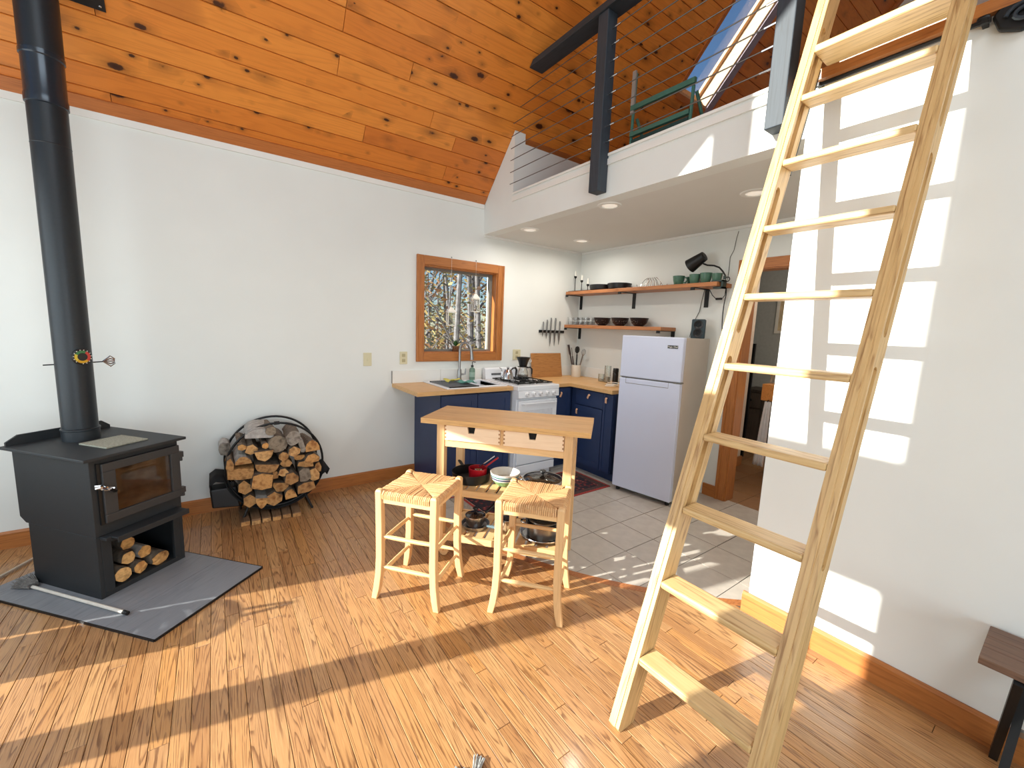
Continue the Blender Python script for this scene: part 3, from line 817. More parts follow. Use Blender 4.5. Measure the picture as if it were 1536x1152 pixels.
# local dial frame: +x points down the pipe
for c_, a0, a1 in ((srgb(210, 160, 30), -.75, .8), (srgb(190, 60, 50), .8, 2.6), (srgb(60, 120, 70), 2.6, 4.2), (srgb(220, 190, 60), 4.2, 5.5)):
    obj('dial_band', arcband(.017, .027, a0, a1, .0092), plain('dial_paint', c_, .5), th)
obj('dial_numerals', MB().add(sum([[v for v in arcband(.028, .0315, k*.42-.05, k*.42+.05, .0092).v] for k in range(14)], []), sum([[(30*k+2*i, 30*k+2*i+1, 30*k+2*i+3, 30*k+2*i+2) for i in range(14)] for k in range(14)], [])), CANDLE, th)
# square support box where the pipe meets the ceiling
Mb = rot.copy(); sb = (YW-PY)*SN
Mb.translation = Vector(roofp(PX, sb))
bx = MB().box(-.235, .235, -.26, .26, .001, .012).box(-.225, .225, -.25, .25, .012, .02)
cs = thing('chimney_support_box', 'black square chimney support plate on the pine ceiling', 'chimney plate'); cs.matrix_world = Mb
obj('plate', MB().box(-.235, -.085, -.26, .26, .001, .012).box(.085, .235, -.26, .26, .001, .012).box(-.085, .085, -.26, -.12, .001, .012).box(-.085, .085, .12, .26, .001, .012), BLACKM, cs)
for sx in (-1, 1):
    for sy in (-1, 1): obj('screw', MB().lathe([(.006, .012), (.006, .015), (0, .016)], 8, (sx*.215, sy*.24, 0)), CHROME, cs)
# stone trivet on the stove
solo('stone_trivet', MB().box(-.1, .1, -.105, .105, 0, .008), STONE, 'pale grey flat stone slab resting on the stove top', 'trivet', loc=(-.54+.22*.7716-.17*.636, 2.832+.22*.636+.17*.7716, .783), rz=math.radians(39.5), bev=.002)
# hearth pad
hp = thing('hearth_pad', 'grey slate-look hearth pad under the wood stove', 'hearth pad', (-.289, 2.342, 0), math.radians(41.5))
for (xa, xb, ya, yb) in ((0, .615, 0, .30), (0, .615, .301, .61), (0, .615, .611, .93), (0, .615, .931, 1.17)):
    obj('slab', MB().box(xa, xb, ya, yb, 0, .012), SLATE, hp, bev=.001)
obj('edge_strip', MB().box(-.004, 0, 0, 1.17, 0, .012).box(0, .615, -.004, 0, 0, .012).box(.615, .619, 0, 1.17, 0, .012), BLACKM, hp)
# ash brush and a thin pale rod
p0 = Vector((-.875, 3.165, .012)); p1 = Vector((-.412, 2.612, .012))
dv = (p1-p0).normalized(); nv = Vector((-dv.y, dv.x, 0))
br = thing('hearth_brush', 'white-handled hearth brush with grey bristle head lying on the pad', 'brush', (p0.x, p0.y, .012), math.atan2(dv.y, dv.x))
Lb = (p1-p0).length
obj('handle', MB().tube([(.03, 0, .012), (Lb-.02, 0, .012)], .008, 8), plain('pale_handle', srgb(214, 206, 194), .5), br, True)
obj('handle_tip', MB().lathe([(.010, 0), (.010, .03)], 10, M=Matrix.Translation((Lb-.03, 0, .012)) @ Matrix.Rotation(pi/2, 4, 'Y')), BLACKM, br, True)
m_ = MB(); rr = random.Random(5)
for k in range(140):
    a = rr.uniform(-.6, .6); y_ = rr.uniform(-.03, .05)
    m_.tube([(.03, y_*.5, rr.uniform(.008, .03)), (-.07+rr.uniform(-.02, .03), y_+rr.uniform(-.01, .01), rr.uniform(.003, .045))], .0022, 4)
o = obj('bristles', m_, plain('grey_bristle', srgb(112, 108, 104), .9, 0, .4, 90), br); o['kind'] = 'stuff'
q0 = pix(-20, 876, 2, .012); q1 = pix(49, 838, 2, .012)
solo('thin_rod', MB().tube([q0, q1], .007, 8).tube([q1, q1+Vector((.03, .02, .0))], [.009, .004], 8), plain('pale_rod', srgb(206, 190, 170), .4, .3), 'thin pale metal rod lying on the floor behind the stove', 'poker', smooth=True)

# basket added out of view, stand-in for whatever shades the hearth
bk = thing('shade_basket', 'wicker basket standing in for the unseen object that shades the hearth', 'basket', (-1.45, 2.70, 0))
mb = MB()
for k in range(14): mb.torus((0, 0, .02+k*.037), .135+.0012*k, .016, 28, 6, plane='xy')
obj('weave', mb, plain('wicker', srgb(150, 110, 70), .8, 0, .3, 60), bk, True)
obj('base', MB().lathe([(.13, 0), (.13, .02)], 24), BROWNB, bk)
obj('handle', MB().torus((0, 0, .50), .14, .012, 24, 6, a0=0, a1=pi), BROWNB, bk, True)
# ------------------------------------------------------------------ logs
def log_poly(kind, rx, rz_, rr):
    n = 14; pts = []
    if kind == 'round':
        for k in range(n):
            a = 2*pi*k/n; j = rr.uniform(.9, 1.08); pts.append((rx*j*math.cos(a), rz_*j*math.sin(a)))
    elif kind == 'half':
        for k in range(9):
            a = pi*k/8; j = rr.uniform(.92, 1.06); pts.append((rx*j*math.cos(a), rz_*(1.5*math.sin(a)*j-.6)))
    elif kind == 'bowl':
        for k in range(9):
            a = pi+pi*k/8; j = rr.uniform(.92, 1.06); pts.append((rx*j*math.cos(a), rz_*(1.5*math.sin(a)*j+.6)))
    elif kind == 'wedge':
        pts = [(-rx, -rz_*.4), (-rx*.2, -rz_), (rx*.8, -rz_*.7), (rx, rz_*.1), (rx*.2, rz_), (-rx*.7, rz_*.7)]
        pts = [(x*rr.uniform(.85, 1.1), z*rr.uniform(.85, 1.1)) for x, z in pts]
    else:
        pts = [(-rx, -rz_*.8), (rx*.1, -rz_), (rx, -rz_*.7), (rx*.9, rz_*.8), (-rx*.1, rz_), (-rx*.95, rz_*.7)]
        pts = [(x*rr.uniform(.88, 1.08), z*rr.uniform(.88, 1.08)) for x, z in pts]
    return pts
LR = random.Random(11)
def log_mesh(pts, L):
    """log along +y from 0 to L: bark sides and a slightly uneven cut face"""
    n = len(pts); vs = []; fs = []
    rings = 5
    for i in range(rings):
        y_ = L*i/(rings-1)
        for (x, z) in pts:
            j = 1+LR.uniform(-.06, .06) if i else 1
            vs.append((x*j, y_+(LR.uniform(-.004, .004) if i in (0, rings-1) else 0), z*j))
    for i in range(rings-1):
        for k in range(n): fs.append((i*n+k, i*n+(k+1) % n, (i+1)*n+(k+1) % n, (i+1)*n+k))
    me = MB().add(vs, fs); 
    return me
def make_log(x, y, z, kind, rx, rz_, L, label, group, mside=None, mend=None, rzrot=0, tilt=0, roll=0):
    pts = log_poly(kind, rx, rz_, LR)
    c, s_ = math.cos(roll), math.sin(roll)
    pts = [(px*c-pz*s_, px*s_+pz*c) for px, pz in pts]
    t = thing('firewood_log', label, 'firewood', (x, y, z), 0, group)
    t.rotation_euler = (tilt, 0, rzrot)
    sm = log_mesh(pts, L); n = len(pts)
    obj('bark' if mside in (None, BARK, BARK2) else 'split_side', sm, mside or BARK, t, kind == 'round')
    obj('cut_end', MB().add([(v[0]*.985, v[1]-.0015, v[2]*.985) for v in sm.v[:n]]+[(0, sm.v[0][1]-.004, 0)], [(k, (k+1) % n, n) for k in range(n)]), mend or ENDG, t)
    obj('cut_end', MB().add([(v[0]*.985, v[1]+.0015, v[2]*.985) for v in sm.v[-n:]], [tuple(range(n))]), mend or ENDG, t)
    return t
# rack: black hoop with canvas lips
HX, HY, HZ, HR = .345, 3.50, .40, .322
rk = thing('firewood_hoop', 'round black steel firewood hoop with canvas sling against the wall', 'firewood rack', (HX, HY, 0))
for y_, nm in ((0, 'front_hoop'), (.26, 'back_hoop')):
    obj(nm, MB().torus((0, y_, HZ), HR, .0085, 56, 8), BLACKM, rk, True)
obj('clamp', MB().lathe([(.013, -.018), (.013, .018)], 10, M=Matrix.Translation((.01, 0, HZ+HR)) @ Matrix.Rotation(pi/2, 4, 'Y')), BLACKM, rk)
for s_ in (-1, 1):
    obj('foot', MB().tube([(s_*.19, 0, .125), (s_*.235, -.01, .009), (s_*.235, .27, .009), (s_*.19, .26, .125)], .009, 8), BLACKM, rk, True)
sl = []
for k in range(25):
    a = pi*1.12+pi*.76*k/24; sl.append((math.cos(a)*(HR+.014), HZ+math.sin(a)*(HR+.014)))
sl = [(-HR-.095, .27), (-HR-.10, .315), (-HR-.06, .345), (-HR-.005, .33)][::1] + sl + [(HR+.01, .29), (HR+.05, .31), (HR+.03, .265)]
vs = []; fs = []
for i, (x, z) in enumerate(sl): vs += [(x, -.02, z), (x, .28, z)]
fs = [(2*i, 2*i+1, 2*i+3, 2*i+2) for i in range(len(sl)-1)]
cv = obj('canvas_sling', MB().add(vs, fs), plain('black_canvas', srgb(22, 22, 24), .9, 0, .2, 80, .3), rk, True)
so = cv.modifiers.new('thick', 'SOLIDIFY'); so.thickness = .006
obj('tool_pocket', MB().prism([(-HR-.09, .13), (-HR+.08, .11), (-HR+.06, .27), (-HR-.10, .27)], .02, .15, 'y'), BLACKP, rk, bev=.01)
GL = 'split logs stacked in the firewood hoop'
c3 = lambda x, y: (300+x/5.486, 600+y/5.486)
log_list = [
 (355,505,62,40,'half',BARK2,ENDG,'half-round log with pale peeling bark at the left of the hoop'),(530,455,70,55,'bowl',None,ENDG,'rounded split log directly under the small pale branch end'),(550,562,92,50,'bowl',None,ENDG,'widest half-moon log face in the middle of the hoop'),
 (335,612,100,52,'quad',ENDG,ENDG,'long split log turned sideways at the left of the hoop'),(510,672,78,68,'quad',None,ENDG,'blocky four-sided log right below the widest half-moon face'),(368,722,54,58,'wedge',None,ENDG,'wedge log just below the sideways split log in the hoop'),
 (410,830,52,50,'wedge',None,ENDG,'lowest wedge log on the stove side of the hoop'),(512,842,46,56,'bowl',BARK2,ENDG2,'pale-barked log in the bottom row above the kindling'),(610,812,60,56,'wedge',None,ENDG,'chunky log in the bottom row between two pale ones'),(665,712,62,52,'bowl',None,ENDG,None),
 (745,778,44,52,'half',None,ENDG2,'pale quarter log low in the hoop near its right foot'),(645,362,72,70,'round',BARK,GREYEND,'big grey round log with a crack at the top of the hoop'),(768,312,54,62,'round',BARK,GREYEND,'dark grey round log near the top right of the hoop'),
 (690,465,38,36,'round',None,ENDG,'small round log beneath the big cracked grey log'),(775,422,48,42,'wedge',None,ENDG,None),(708,518,48,38,'wedge',None,ENDG,None),(815,470,45,28,'bowl',None,ENDG,None),
 (925,480,58,38,'wedge',None,ENDG,None),(868,528,62,24,'quad',None,ENDG,'thin flat split piece lying between logs in the hoop'),(690,598,40,38,'wedge',None,ENDG,None),(755,645,58,52,'wedge',None,ENDG,None),
 (865,615,44,58,'quad',None,GREYEND,'grey upright split log on the kitchen side of the hoop'),(940,612,44,56,'wedge',None,ENDG,None),(875,718,68,42,'quad',None,ENDG,'lowest broad log on the kitchen side of the hoop'),(840,378,22,58,'quad',BARK2,GREYEND,'thin grey stick standing between logs in the hoop'),
 (925,385,56,58,'half',BARK,ENDG,'curved bark slab at the upper right rim of the hoop'),(490,285,110,48,'half',BARK2,BARK2,'broad pale bark slab on top of the pile'),
 (345,392,34,28,'wedge',None,ENDG2,'small pinkish split piece above the half-round log'),(425,410,44,44,'wedge',None,ENDG,None),(538,378,24,24,'round',None,ENDG2,'small pale round branch end under the bark slab'),
 (245,540,30,62,'wedge',BARK,ENDG,None),(618,618,32,34,'wedge',None,ENDG,None),(972,555,28,48,'wedge',None,ENDG,None),(585,255,40,36,'round',BARK,GREYEND,'small grey log end right at the crown of the pile')]
for i, (cx, cy, rx, rz_, kind, ms, me_, lab) in enumerate(log_list):
    yf = 3.40+LR.uniform(-.03, .03)
    P_ = pix(*c3(cx, cy), 1, yf)
    k_ = 1/5.486/FPX*(P_.x*fwd.x+P_.y*fwd.y+(P_.z-CAMZ)*fwd.z)
    lb = lab or 'split firewood log with a raw tan face stacked in the black hoop'
    make_log(P_.x, yf, P_.z, kind, rx*k_*1.0, rz_*k_*1.04, .33 if P_.z > .2 else .30, lb, GL, ms, me_, LR.uniform(-.06, .06), LR.uniform(-.05, .05), LR.uniform(-.25, .25))
P_ = pix(*c3(200, 400), 1, 3.62)
make_log(P_.x, 3.60, P_.z, 'round', .035, .05, .16, 'pale log end poking out behind the left side of the hoop', GL, BARK2, GREYEND)
for k in range(6):
    xa = .095+k*.066
    t = thing('kindling_stick', 'flat kindling board lying on the floor under the firewood hoop', 'kindling', (xa, 3.405+LR.uniform(-.008, .008)-.004*k, 0), LR.uniform(-.04, .02), 'kindling boards under the hoop')
    me_ = MB().box(0, .058, 0, .25, 0, .038+LR.uniform(-.006, .006))
    obj('board', me_, wood('kindling_wood%d' % k, srgb(150, 116, 84), srgb(112, 82, 58), srgb(70, 48, 34), 1, 40, 8, .8), t, bev=.003)
    obj('split_end', MB().box(.002, .056, -.002, 0, .002, .03), ENDG, t)
# logs in the stove's wood box
sa, sb_ = math.cos(math.radians(39.5)), math.sin(math.radians(39.5))
def stove_pt(a, b, z): return (-.54+a*sa-b*sb_, 2.832+a*sb_+b*sa, z+.012)
for (a, b, z, r, lab, ms) in ((.112, .015, .072, .040, 'round log with a bright orange cut end in the stove box', BARK), (.2, .02, .064, .033, 'smaller round log beside the orange-ended one in the stove box', BARK),
        (.16, .045, .138, .034, 'round log resting on two others in the stove box', BARK), (.305, .02, .062, .036, 'oval split log at the right of the stove box', BARK),
        (.245, .05, .13, .034, 'grey bark log lying on top in the stove box', BARK2), (.19, .09, .20, .034, 'dark bark log at the back of the stove box', BARK)):
    make_log(*stove_pt(a, b, z), 'round', r*(1.35 if a == .305 else 1), r, .34 if b < .06 else .28, lab, 'logs in the stove wood box', ms, ENDG2, math.radians(39.5)+LR.uniform(-.05, .05))

# ------------------------------------------------------------------ island and stools
IS = thing('kitchen_island', 'birch kitchen trolley with two drawers and slatted shelves', 'kitchen trolley', (1.0225, 2.3735, 0), math.radians(-48.65))
IL, IW, IZ = 1.044, .436, .925
top = MB(); nst = 9
for k in range(nst):
    g = .0; top.box(0, IL, k*IW/nst, (k+1)*IW/nst, IZ-.032, IZ)
obj('top', top, BUTCHER, IS)
LW = .05
for x in (.1, .894):
    for y in (.02, IW-.07):
        lg = obj('leg', MB().box(x, x+LW, y, y+LW, .0 if x > .5 else .05, IZ-.032), BIRCH_Z, IS, bev=.002)
        if x < .5: obj('caster', MB().lathe([(.026, -.012), (.03, -.008), (.03, .008), (.026, .012)], 18, M=Matrix.Translation((x+.04, y+.05, .0305)) @ Matrix.Rotation(pi/2, 4, 'X')), BIRCH, lg, True)
for y in (.025, IW-.045):
    obj('apron_rail', MB().box(.15, .894, y, y+.02, .752, .795), BIRCH, IS)
for x in (.105, .92):
    obj('end_panel', MB().box(x, x+.02, .07, IW-.07, .752, IZ-.032), BIRCH, IS)
obj('back_panel', MB().box(.15, .894, IW-.04, IW-.025, .795, IZ-.032), BIRCH, IS)
obj('drawer_divider', MB().box(.509, .53, .026, .05, .795, IZ-.032), BIRCH, IS)
PALE = wood('pale_birch', srgb(240, 210, 176), srgb(230, 196, 160), srgb(206, 166, 124), 0, 40, 6, .5, lines=.2, bump=.03)
DARKHOLE = plain('dark_inside', srgb(18, 16, 14), .9)
for (xa, xb, nxx) in ((.157, .508, .327), (.531, .892, .706)):
    z0, z1 = .797, IZ-.036
    dw = obj('drawer', MB().prism([(xa, z0), (xb, z0), (xb, z1), (nxx+.026, z1), (nxx+.018, z1-.040), (nxx-.018, z1-.040), (nxx-.026, z1), (xa, z1)], .012, .03, 'y').box(xa+.01, xb-.01, .05, .36, z0, z0+.01), PALE, IS)
    obj('notch_shade', MB().prism([(nxx-.026, z1), (nxx+.026, z1), (nxx+.018, z1-.040), (nxx-.018, z1-.040)], .028, .03, 'y'), DARKHOLE, dw)  # dark plate stands in for the shade inside the notch
    dj = MB()
    for k in range(4):
        zz = z0+.012+k*.024
        for xx in (xa, xb-.008): dj.box(xx, xx+.008, .0105, .012, zz, zz+.01)
    obj('finger_joint', dj, plain('joint_brown', srgb(158, 110, 66), .6), dw)
for zs, nm in ((.478, 'upper'), (.172, 'lower')):
    obj('shelf_rail', MB().box(.15, .894, .025, .045, zs-.042, zs), BIRCH, IS)
    obj('shelf_rail', MB().box(.15, .894, IW-.045, IW-.025, zs-.042, zs), BIRCH, IS)
    for k in range(11):
        xa = .155+k*.067
        obj('slat', MB().box(xa, xa+.048, .045, IW-.045, zs-.022, zs-.006), BIRCH, IS)
ISA, ISB = Vector((math.cos(math.radians(-48.65)), math.sin(math.radians(-48.65)), 0)), Vector((math.sin(math.radians(48.65)), math.cos(math.radians(48.65)), 0))
def isp(a, b, z): return Vector((1.0225, 2.3735, 0))+ISA*a+ISB*b+Vector((0, 0, z))
IR = math.radians(-48.65)

def make_stool(name, lab, loc, rz):
    t = thing(name, lab, 'stool', loc, rz, 'rush-seat counter stools')
    SH = .625
    for sx in (-1, 1):
        for sy in (-1, 1):
            xs = [(.185, 0), (.173, .06), (.163, .14), (.158, .24), (.158, .40), (.160, SH-.012), (.160, SH)]
            m_ = MB(); vs = []
            for i, (x, z) in enumerate(xs):
                w2 = .0185 if i < 6 else .013
                if i == 0: w2 = .016
                cx, cy = sx*x, sy*(.158+(x-.158)*.35)
                vs += [(cx-w2, cy-w2, z), (cx+w2, cy-w2, z), (cx+w2, cy+w2, z), (cx-w2, cy+w2, z)]
            fs = [(3, 2, 1, 0), tuple(range(24, 28))]
            for i in range(6):
                for k in range(4): fs.append((4*i+k, 4*i+(k+1) % 4, 4*i+4+(k+1) % 4, 4*i+4+k))
            obj('leg', m_.add(vs, fs), BIRCH_Z, t, bev=.004)
    for sy in (-1, 1):
        for z in ((.36, .185) if sy < 0 else (.345, .17)):
            obj('stretcher', MB().tube([(-.158, sy*.158, z), (-.08, sy*.158, z), (.08, sy*.158, z), (.158, sy*.158, z)], [.008, .0115, .0115, .008], 8), BIRCH, t, True)
        obj('seat_rail', MB().box(-.142, .142, sy*.158-.010, sy*.158+.010, SH-.072, SH-.042), BIRCH, t)
    for sx in (-1, 1):
        for z in (.325, .14):
            obj('stretcher', MB().tube([(sx*.158, -.158, z), (sx*.158, -.08, z), (sx*.158, .08, z), (sx*.158, .158, z)], [.008, .0115, .0115, .008], 8), BIRCH, t, True)
        obj('seat_rail', MB().box(sx*.158-.010, sx*.158+.010, -.142, .142, SH-.072, SH-.042), BIRCH, t)
    # rush seat: cords wrapped over the rails towards the diagonals
    m_ = MB(); h = .168; zt = SH-.012; ns = 26; rr = random.Random(2)
    m_.box(-h+.012, h-.012, -h+.012, h-.012, zt-.028, zt-.008)
    for side in range(4):
        Mx = Matrix.Rotation(side*pi/2, 4, 'Z')
        for k in range(ns):
            u = -.138+.276*(k+.5)/ns
            r_ = .0062*rr.uniform(.85, 1.15)
            dz_ = rr.uniform(-.0015, .002)
            yi = -abs(u)
            path = [(u, -h-.004, zt-.034), (u, -h-.007, zt-.012+dz_), (u, -h+.006, zt+dz_), (u*.98, (-h+yi)/2, zt-.001+dz_), (u*.9, min(yi*.95, -.004), zt-.006)]
            m_.tube(path, r_, 5, M=Mx)
    obj('rush_seat', m_, RUSH, t, True)
    return t
RUSH = wood('rush', srgb(226, 186, 138), srgb(196, 148, 98), srgb(140, 96, 60), 2, 60, 20, .8, lines=.35, tones=[(1, 1, 1), (.86, .78, .68), (.96, .9, .8), (1, .95, .86), (.8, .7, .6)])
s1 = make_stool('counter_stool', 'rush-seat birch stool standing at the drawer end of the trolley away from the tiles', (.905, 2.085, 0), math.radians(-51))
dup(s1, (1.378, 1.652, 0), math.radians(-49.5), 'rush-seat birch stool whose back legs stand beside the tiled floor edge')
# ------------------------------------------------------------------ ladder
LD = thing('loft_ladder', 'tall pale pine ladder leaning on the loft edge', 'ladder', (1.157, .645, 0))
kx = .353; nl = math.sqrt(1+kx*kx)
U = Vector((kx, 0, 1))/nl; Nn = Vector((1, 0, -kx))/nl
ML = Matrix(((U.x, Nn.x, 0), (0, 0, 1), (U.z, Nn.z, 0))).to_4x4()      # (s, t, y)
RW, SMAXL = .097, 3.5
slots = [(.86, 1.52), (1.62, 2.26), (2.36, 3.0)]
def rail_mesh(y0, y1):
    mb = MB()
    sb = lambda t: t*kx
    mb.prism([(sb(0)+.02, 0), (sb(.02), .02), (sb(RW), RW), (SMAXL, RW), (SMAXL, 0)], y0+.016, y1-.016, 'z')
    t0, t1 = .02, .055
    for a, b in ((y0, y0+.016), (y1-.016, y1)):
        mb.prism([(sb(0)+.02, .004), (sb(t0), t0), (SMAXL, t0), (SMAXL, .004)], a, b, 'z')
        mb.prism([(sb(t1), t1), (sb(RW), RW-.004), (SMAXL, RW-.004), (SMAXL, t1)], a, b, 'z')
        ends = [sb(t0)]
        prev = None
        tc, tr = (t0+t1)/2, (t1-t0)/2
        segs = []
        cur = sb(tc)
        for (p, q) in slots + [(SMAXL, None)]:
            segs.append((cur, p)); cur = q
        for i, (p, q) in enumerate(segs):
            poly = []
            # lower end (concave when it closes a slot)
            if i == 0: poly += [(sb(t1), t1), (sb(t0), t0)]
            else: poly += [(p-tr+tr*math.sin(k*pi/8), tc+tr*math.cos(k*pi/8)) for k in range(9)]
            if i == len(segs)-1: poly += [(q, t0), (q, t1)]
            else: poly += [(q+tr-tr*math.sin(k*pi/8), tc-tr*math.cos(k*pi/8)) for k in range(9)]
            # concave polygons as quads strips about the mid line
            mb.prism(poly, a, b, 'z')
    return mb
for y0_ in (.205, -.252):
    o = obj('side_rail', rail_mesh(y0_, y0_+.047), PINE_L, LD); o.matrix_local = ML
    plab(o, 'side rail with long routed hand slots')
for k in range(9):
    z_ = .252+.2785*k
    xf = kx*z_
    obj('tread', MB().box(xf+.006, xf+.104, -.2045, .2045, z_, z_+.027), PINE_T, LD, bev=.007)
z_ = 2.692; xf = kx*z_
plab(obj('tread', MB().box(xf+.0, xf+.15, -.2045, .2045, z_, z_+.03), PINE_T, LD, bev=.006), 'wider top tread')
for y_ in (.225, -.225):
    obj('hook_strap', MB().prism([(2.36, RW+.0005), (2.36, RW+.010), (2.86, RW+.010), (2.86, RW+.0005)], y_-.018, y_+.018, 'z', ML), BLACKM, LD)
hb = thing('ladder_hook_bar', 'black steel bar fixed to the wall behind the ladder top', 'bar', (X0, .645, 0))
obj('bar', MB().tube([(-.035, -.28, 2.642), (-.035, .25, 2.642)], .009, 10), BLACKM, hb, True)
for y_ in (.235, -.265):
    obj('bracket', MB().box(-.045, -.001, y_-.008, y_+.008, 2.634, 2.650), BLACKM, hb)
sc = thing('scroll_bracket', 'black cast-iron scroll bracket high on the wall beside the ladder', 'bracket', (X0, .29, 2.63))
obj('back_plate', MB().prism([(-.075, .03), (-.05, -.035), (0, -.055), (.055, -.03), (.075, .02), (.06, .045), (-.06, .05)], -.03, 0, 'x'), BLACKM, sc, bev=.008)
sp = []
for k in range(26):
    a = k*.42; r_ = .045-.0014*k; sp.append((-.04, r_*math.cos(a)-.005, r_*math.sin(a)*.75-.002))
obj('scroll', MB().tube(sp, .007, 6), plain('iron_worn', srgb(60, 66, 72), .4, .6, .2, 60), sc, True)
obj('finial', MB().lathe([(.006, 0), (.012, .01), (.009, .03), (0, .034)], 10, M=Matrix.Translation((-.025, .08, .028)) @ Matrix.Rotation(-pi/2, 4, 'X')), BLACKM, sc, True)

# ------------------------------------------------------------------ kitchen cabinets
CZ = .935
def pull(parent, p, normal, along):
    """folded leather pull"""
    n = Vector(normal); a = Vector(along); p = Vector(p)
    mb = MB(); mb.bar(p+n*.004-a*.026, p+n*.014+a*.020, .022, .006, normal)
    mb.bar(p+n*.014+a*.020, p+n*.004+a*.03, .022, .006, normal)
    h = obj('pull', mb, LEATHER, parent, bev=.002)
    return plab(h, 'tan leather pull tab')
c1 = thing('sink_cabinet', 'dark navy sink cabinet under the window', 'cabinet', (1.58, 3.245, 0))
obj('body', MB().box(.0, .745, .02, .565, .09, .72).box(.02, .745, .075, .565, 0, .09).box(0, .745, .02, .04, .72, .90).box(.727, .745, .04, .565, .72, .90), NAVY, c1)
obj('side_panel', MB().box(-.004, 0, .0, .565, 0, .90), NAVY, c1)
for xa, xb in ((.004, .37), (.376, .742)):
    dd = obj('door', MB().box(xa, xb, 0, .019, .10, .885), NAVY, c1, bev=.002)
    obj('door_frame', MB().box(xa, xa+.06, -.006, 0, .10, .885).box(xb-.06, xb, -.006, 0, .10, .885).box(xa+.06, xb-.06, -.006, 0, .10, .16).box(xa+.06, xb-.06, -.006, 0, .825, .885), NAVY, dd)
c2 = thing('corner_cabinet', 'narrow navy corner cabinet between range and drawer unit', 'cabinet', (2.882, 3.235, 0))
obj('body', MB().box(0, .85, .02, .575, .09, .90).box(0, .85, .075, .575, 0, .09), NAVY, c2)
dd = obj('door', MB().box(.004, .228, 0, .019, .10, .885), NAVY, c2, bev=.002)
obj('door_frame', MB().box(.004, .05, -.006, 0, .10, .885).box(.182, .228, -.006, 0, .10, .885).box(.05, .182, -.006, 0, .10, .155).box(.05, .182, -.006, 0, .83, .885), NAVY, dd)
pull(dd, (.085, -.006, .815), (0, -1, 0), (.25, 0, .97))
c3_ = thing('drawer_cabinet', 'navy cabinet with one drawer above a door next to the corner', 'cabinet', (3.12, 2.765, 0))
obj('body', MB().box(.02, .61, 0, .465, .09, .90).box(.08, .61, 0, .465, 0, .09), NAVY, c3_)
dd = obj('drawer', MB().box(0, .019, .005, .385, .728, .885), NAVY, c3_, bev=.002)
pull(dd, (0, .20, .826), (-1, 0, 0), (0, -.55, .83))
dd = obj('door', MB().box(0, .019, .005, .385, .10, .718), NAVY, c3_, bev=.002)
obj('door_frame', MB().box(-.006, 0, .005, .06, .10, .718).box(-.006, 0, .33, .385, .10, .718).box(-.006, 0, .06, .33, .10, .16).box(-.006, 0, .06, .33, .658, .718), NAVY, dd)
pull(dd, (-.006, .352, .645), (-1, 0, 0), (0, -.2, .97))
c4_ = thing('narrow_cabinet', 'narrow navy door cabinet beside the refrigerator', 'cabinet', (3.12, 2.635, 0))
obj('body', MB().box(.02, .61, 0, .128, .09, .90).box(.08, .61, 0, .128, 0, .09), NAVY, c4_)
dd = obj('door', MB().box(0, .019, .003, .126, .10, .885), NAVY, c4_, bev=.002)
obj('door_frame', MB().box(-.006, 0, .003, .03, .10, .885).box(-.006, 0, .1, .126, .10, .885), NAVY, dd)
pull(dd, (-.006, .085, .824), (-1, 0, 0), (0, -.15, .98))
# worktops
w1 = MB(); HXa, HXb, HYa, HYb = 1.70, 2.26, 3.315, 3.745
w1.box(1.352, HXa, 3.215, YW-.001, CZ-.035, CZ).box(HXb, 2.335, 3.215, YW-.001, CZ-.035, CZ).box(HXa, HXb, 3.215, HYa, CZ-.035, CZ).box(HXa, HXb, HYb, YW-.001, CZ-.035, CZ)
solo('sink_worktop', w1, BUTCHER, 'butcher-block worktop around the white sink', 'worktop')
w2 = MB()
for k in range(11): w2.box(3.09+k*.059, 3.09+(k+1)*.059-.0002, 2.635, 3.215, CZ-.035, CZ)
for k in range(11): w2.box(2.875, 3.739, 3.215+k*.0549, 3.215+(k+1)*.0549-.0002, CZ-.035, CZ)
solo('corner_worktop', w2, BUTCHER, 'butcher-block worktop in the corner beside the range', 'worktop')
bs = thing('backsplash', 'low white backsplash panels behind the counters', 'backsplash', (0, 0, CZ))
for xa, xb in ((1.352, 1.848), (1.852, 2.335), (2.88, 3.72)):
    obj('panel', MB().box(xa, xb, YW-.012, YW-.0005, 0, .118), WHITE_TRIM, bs)
for ya, yb in ((2.66, 3.2), (3.204, 3.806)):
    obj('panel', MB().box(3.728, 3.7395, ya, yb, 0, .118), WHITE_TRIM, bs)
obj('edge_strip', MB().box(1.348, 1.352, YW-.014, YW-.0005, 0, .118), SASH, bs)
# sink
sk = thing('kitchen_sink', 'white double-bowl drop-in sink below the window', 'sink', (1.98, 3.53, CZ))
rim = MB(); A, B = .325, .262
rim.box(-A, A, -B, -B+.05, 0, .012).box(-A, A, B-.09, B, 0, .012).box(-A, -A+.045, -B+.05, B-.09, 0, .012).box(A-.045, A, -B+.05, B-.09, 0, .012).box(-.015, .015, -B+.05, B-.09, -.02, .010)
obj('rim', rim, APPL, sk, bev=.004)
for xa, xb in ((-A+.045, -.015), (.015, A-.045)):
    y0, y1 = -B+.05, B-.09
    obj('basin', MB().box(xa, xb, y0, y1, -.17, -.165).box(xa-.003, xa, y0, y1, -.17, .002).box(xb, xb+.003, y0, y1, -.17, .002).box(xa, xb, y0-.003, y0, -.17, .002).box(xa, xb, y1, y1+.003, -.17, .002), APPL, sk)
    obj('drain', MB().lathe([(.035, -.1645), (.03, -.162), (0, -.163)], 16, ((xa+xb)/2, 0, 0)), CHROME, sk)
fa = thing('kitchen_faucet', 'brushed steel gooseneck faucet behind the sink', 'faucet', (2.03, 3.745, CZ+.012))
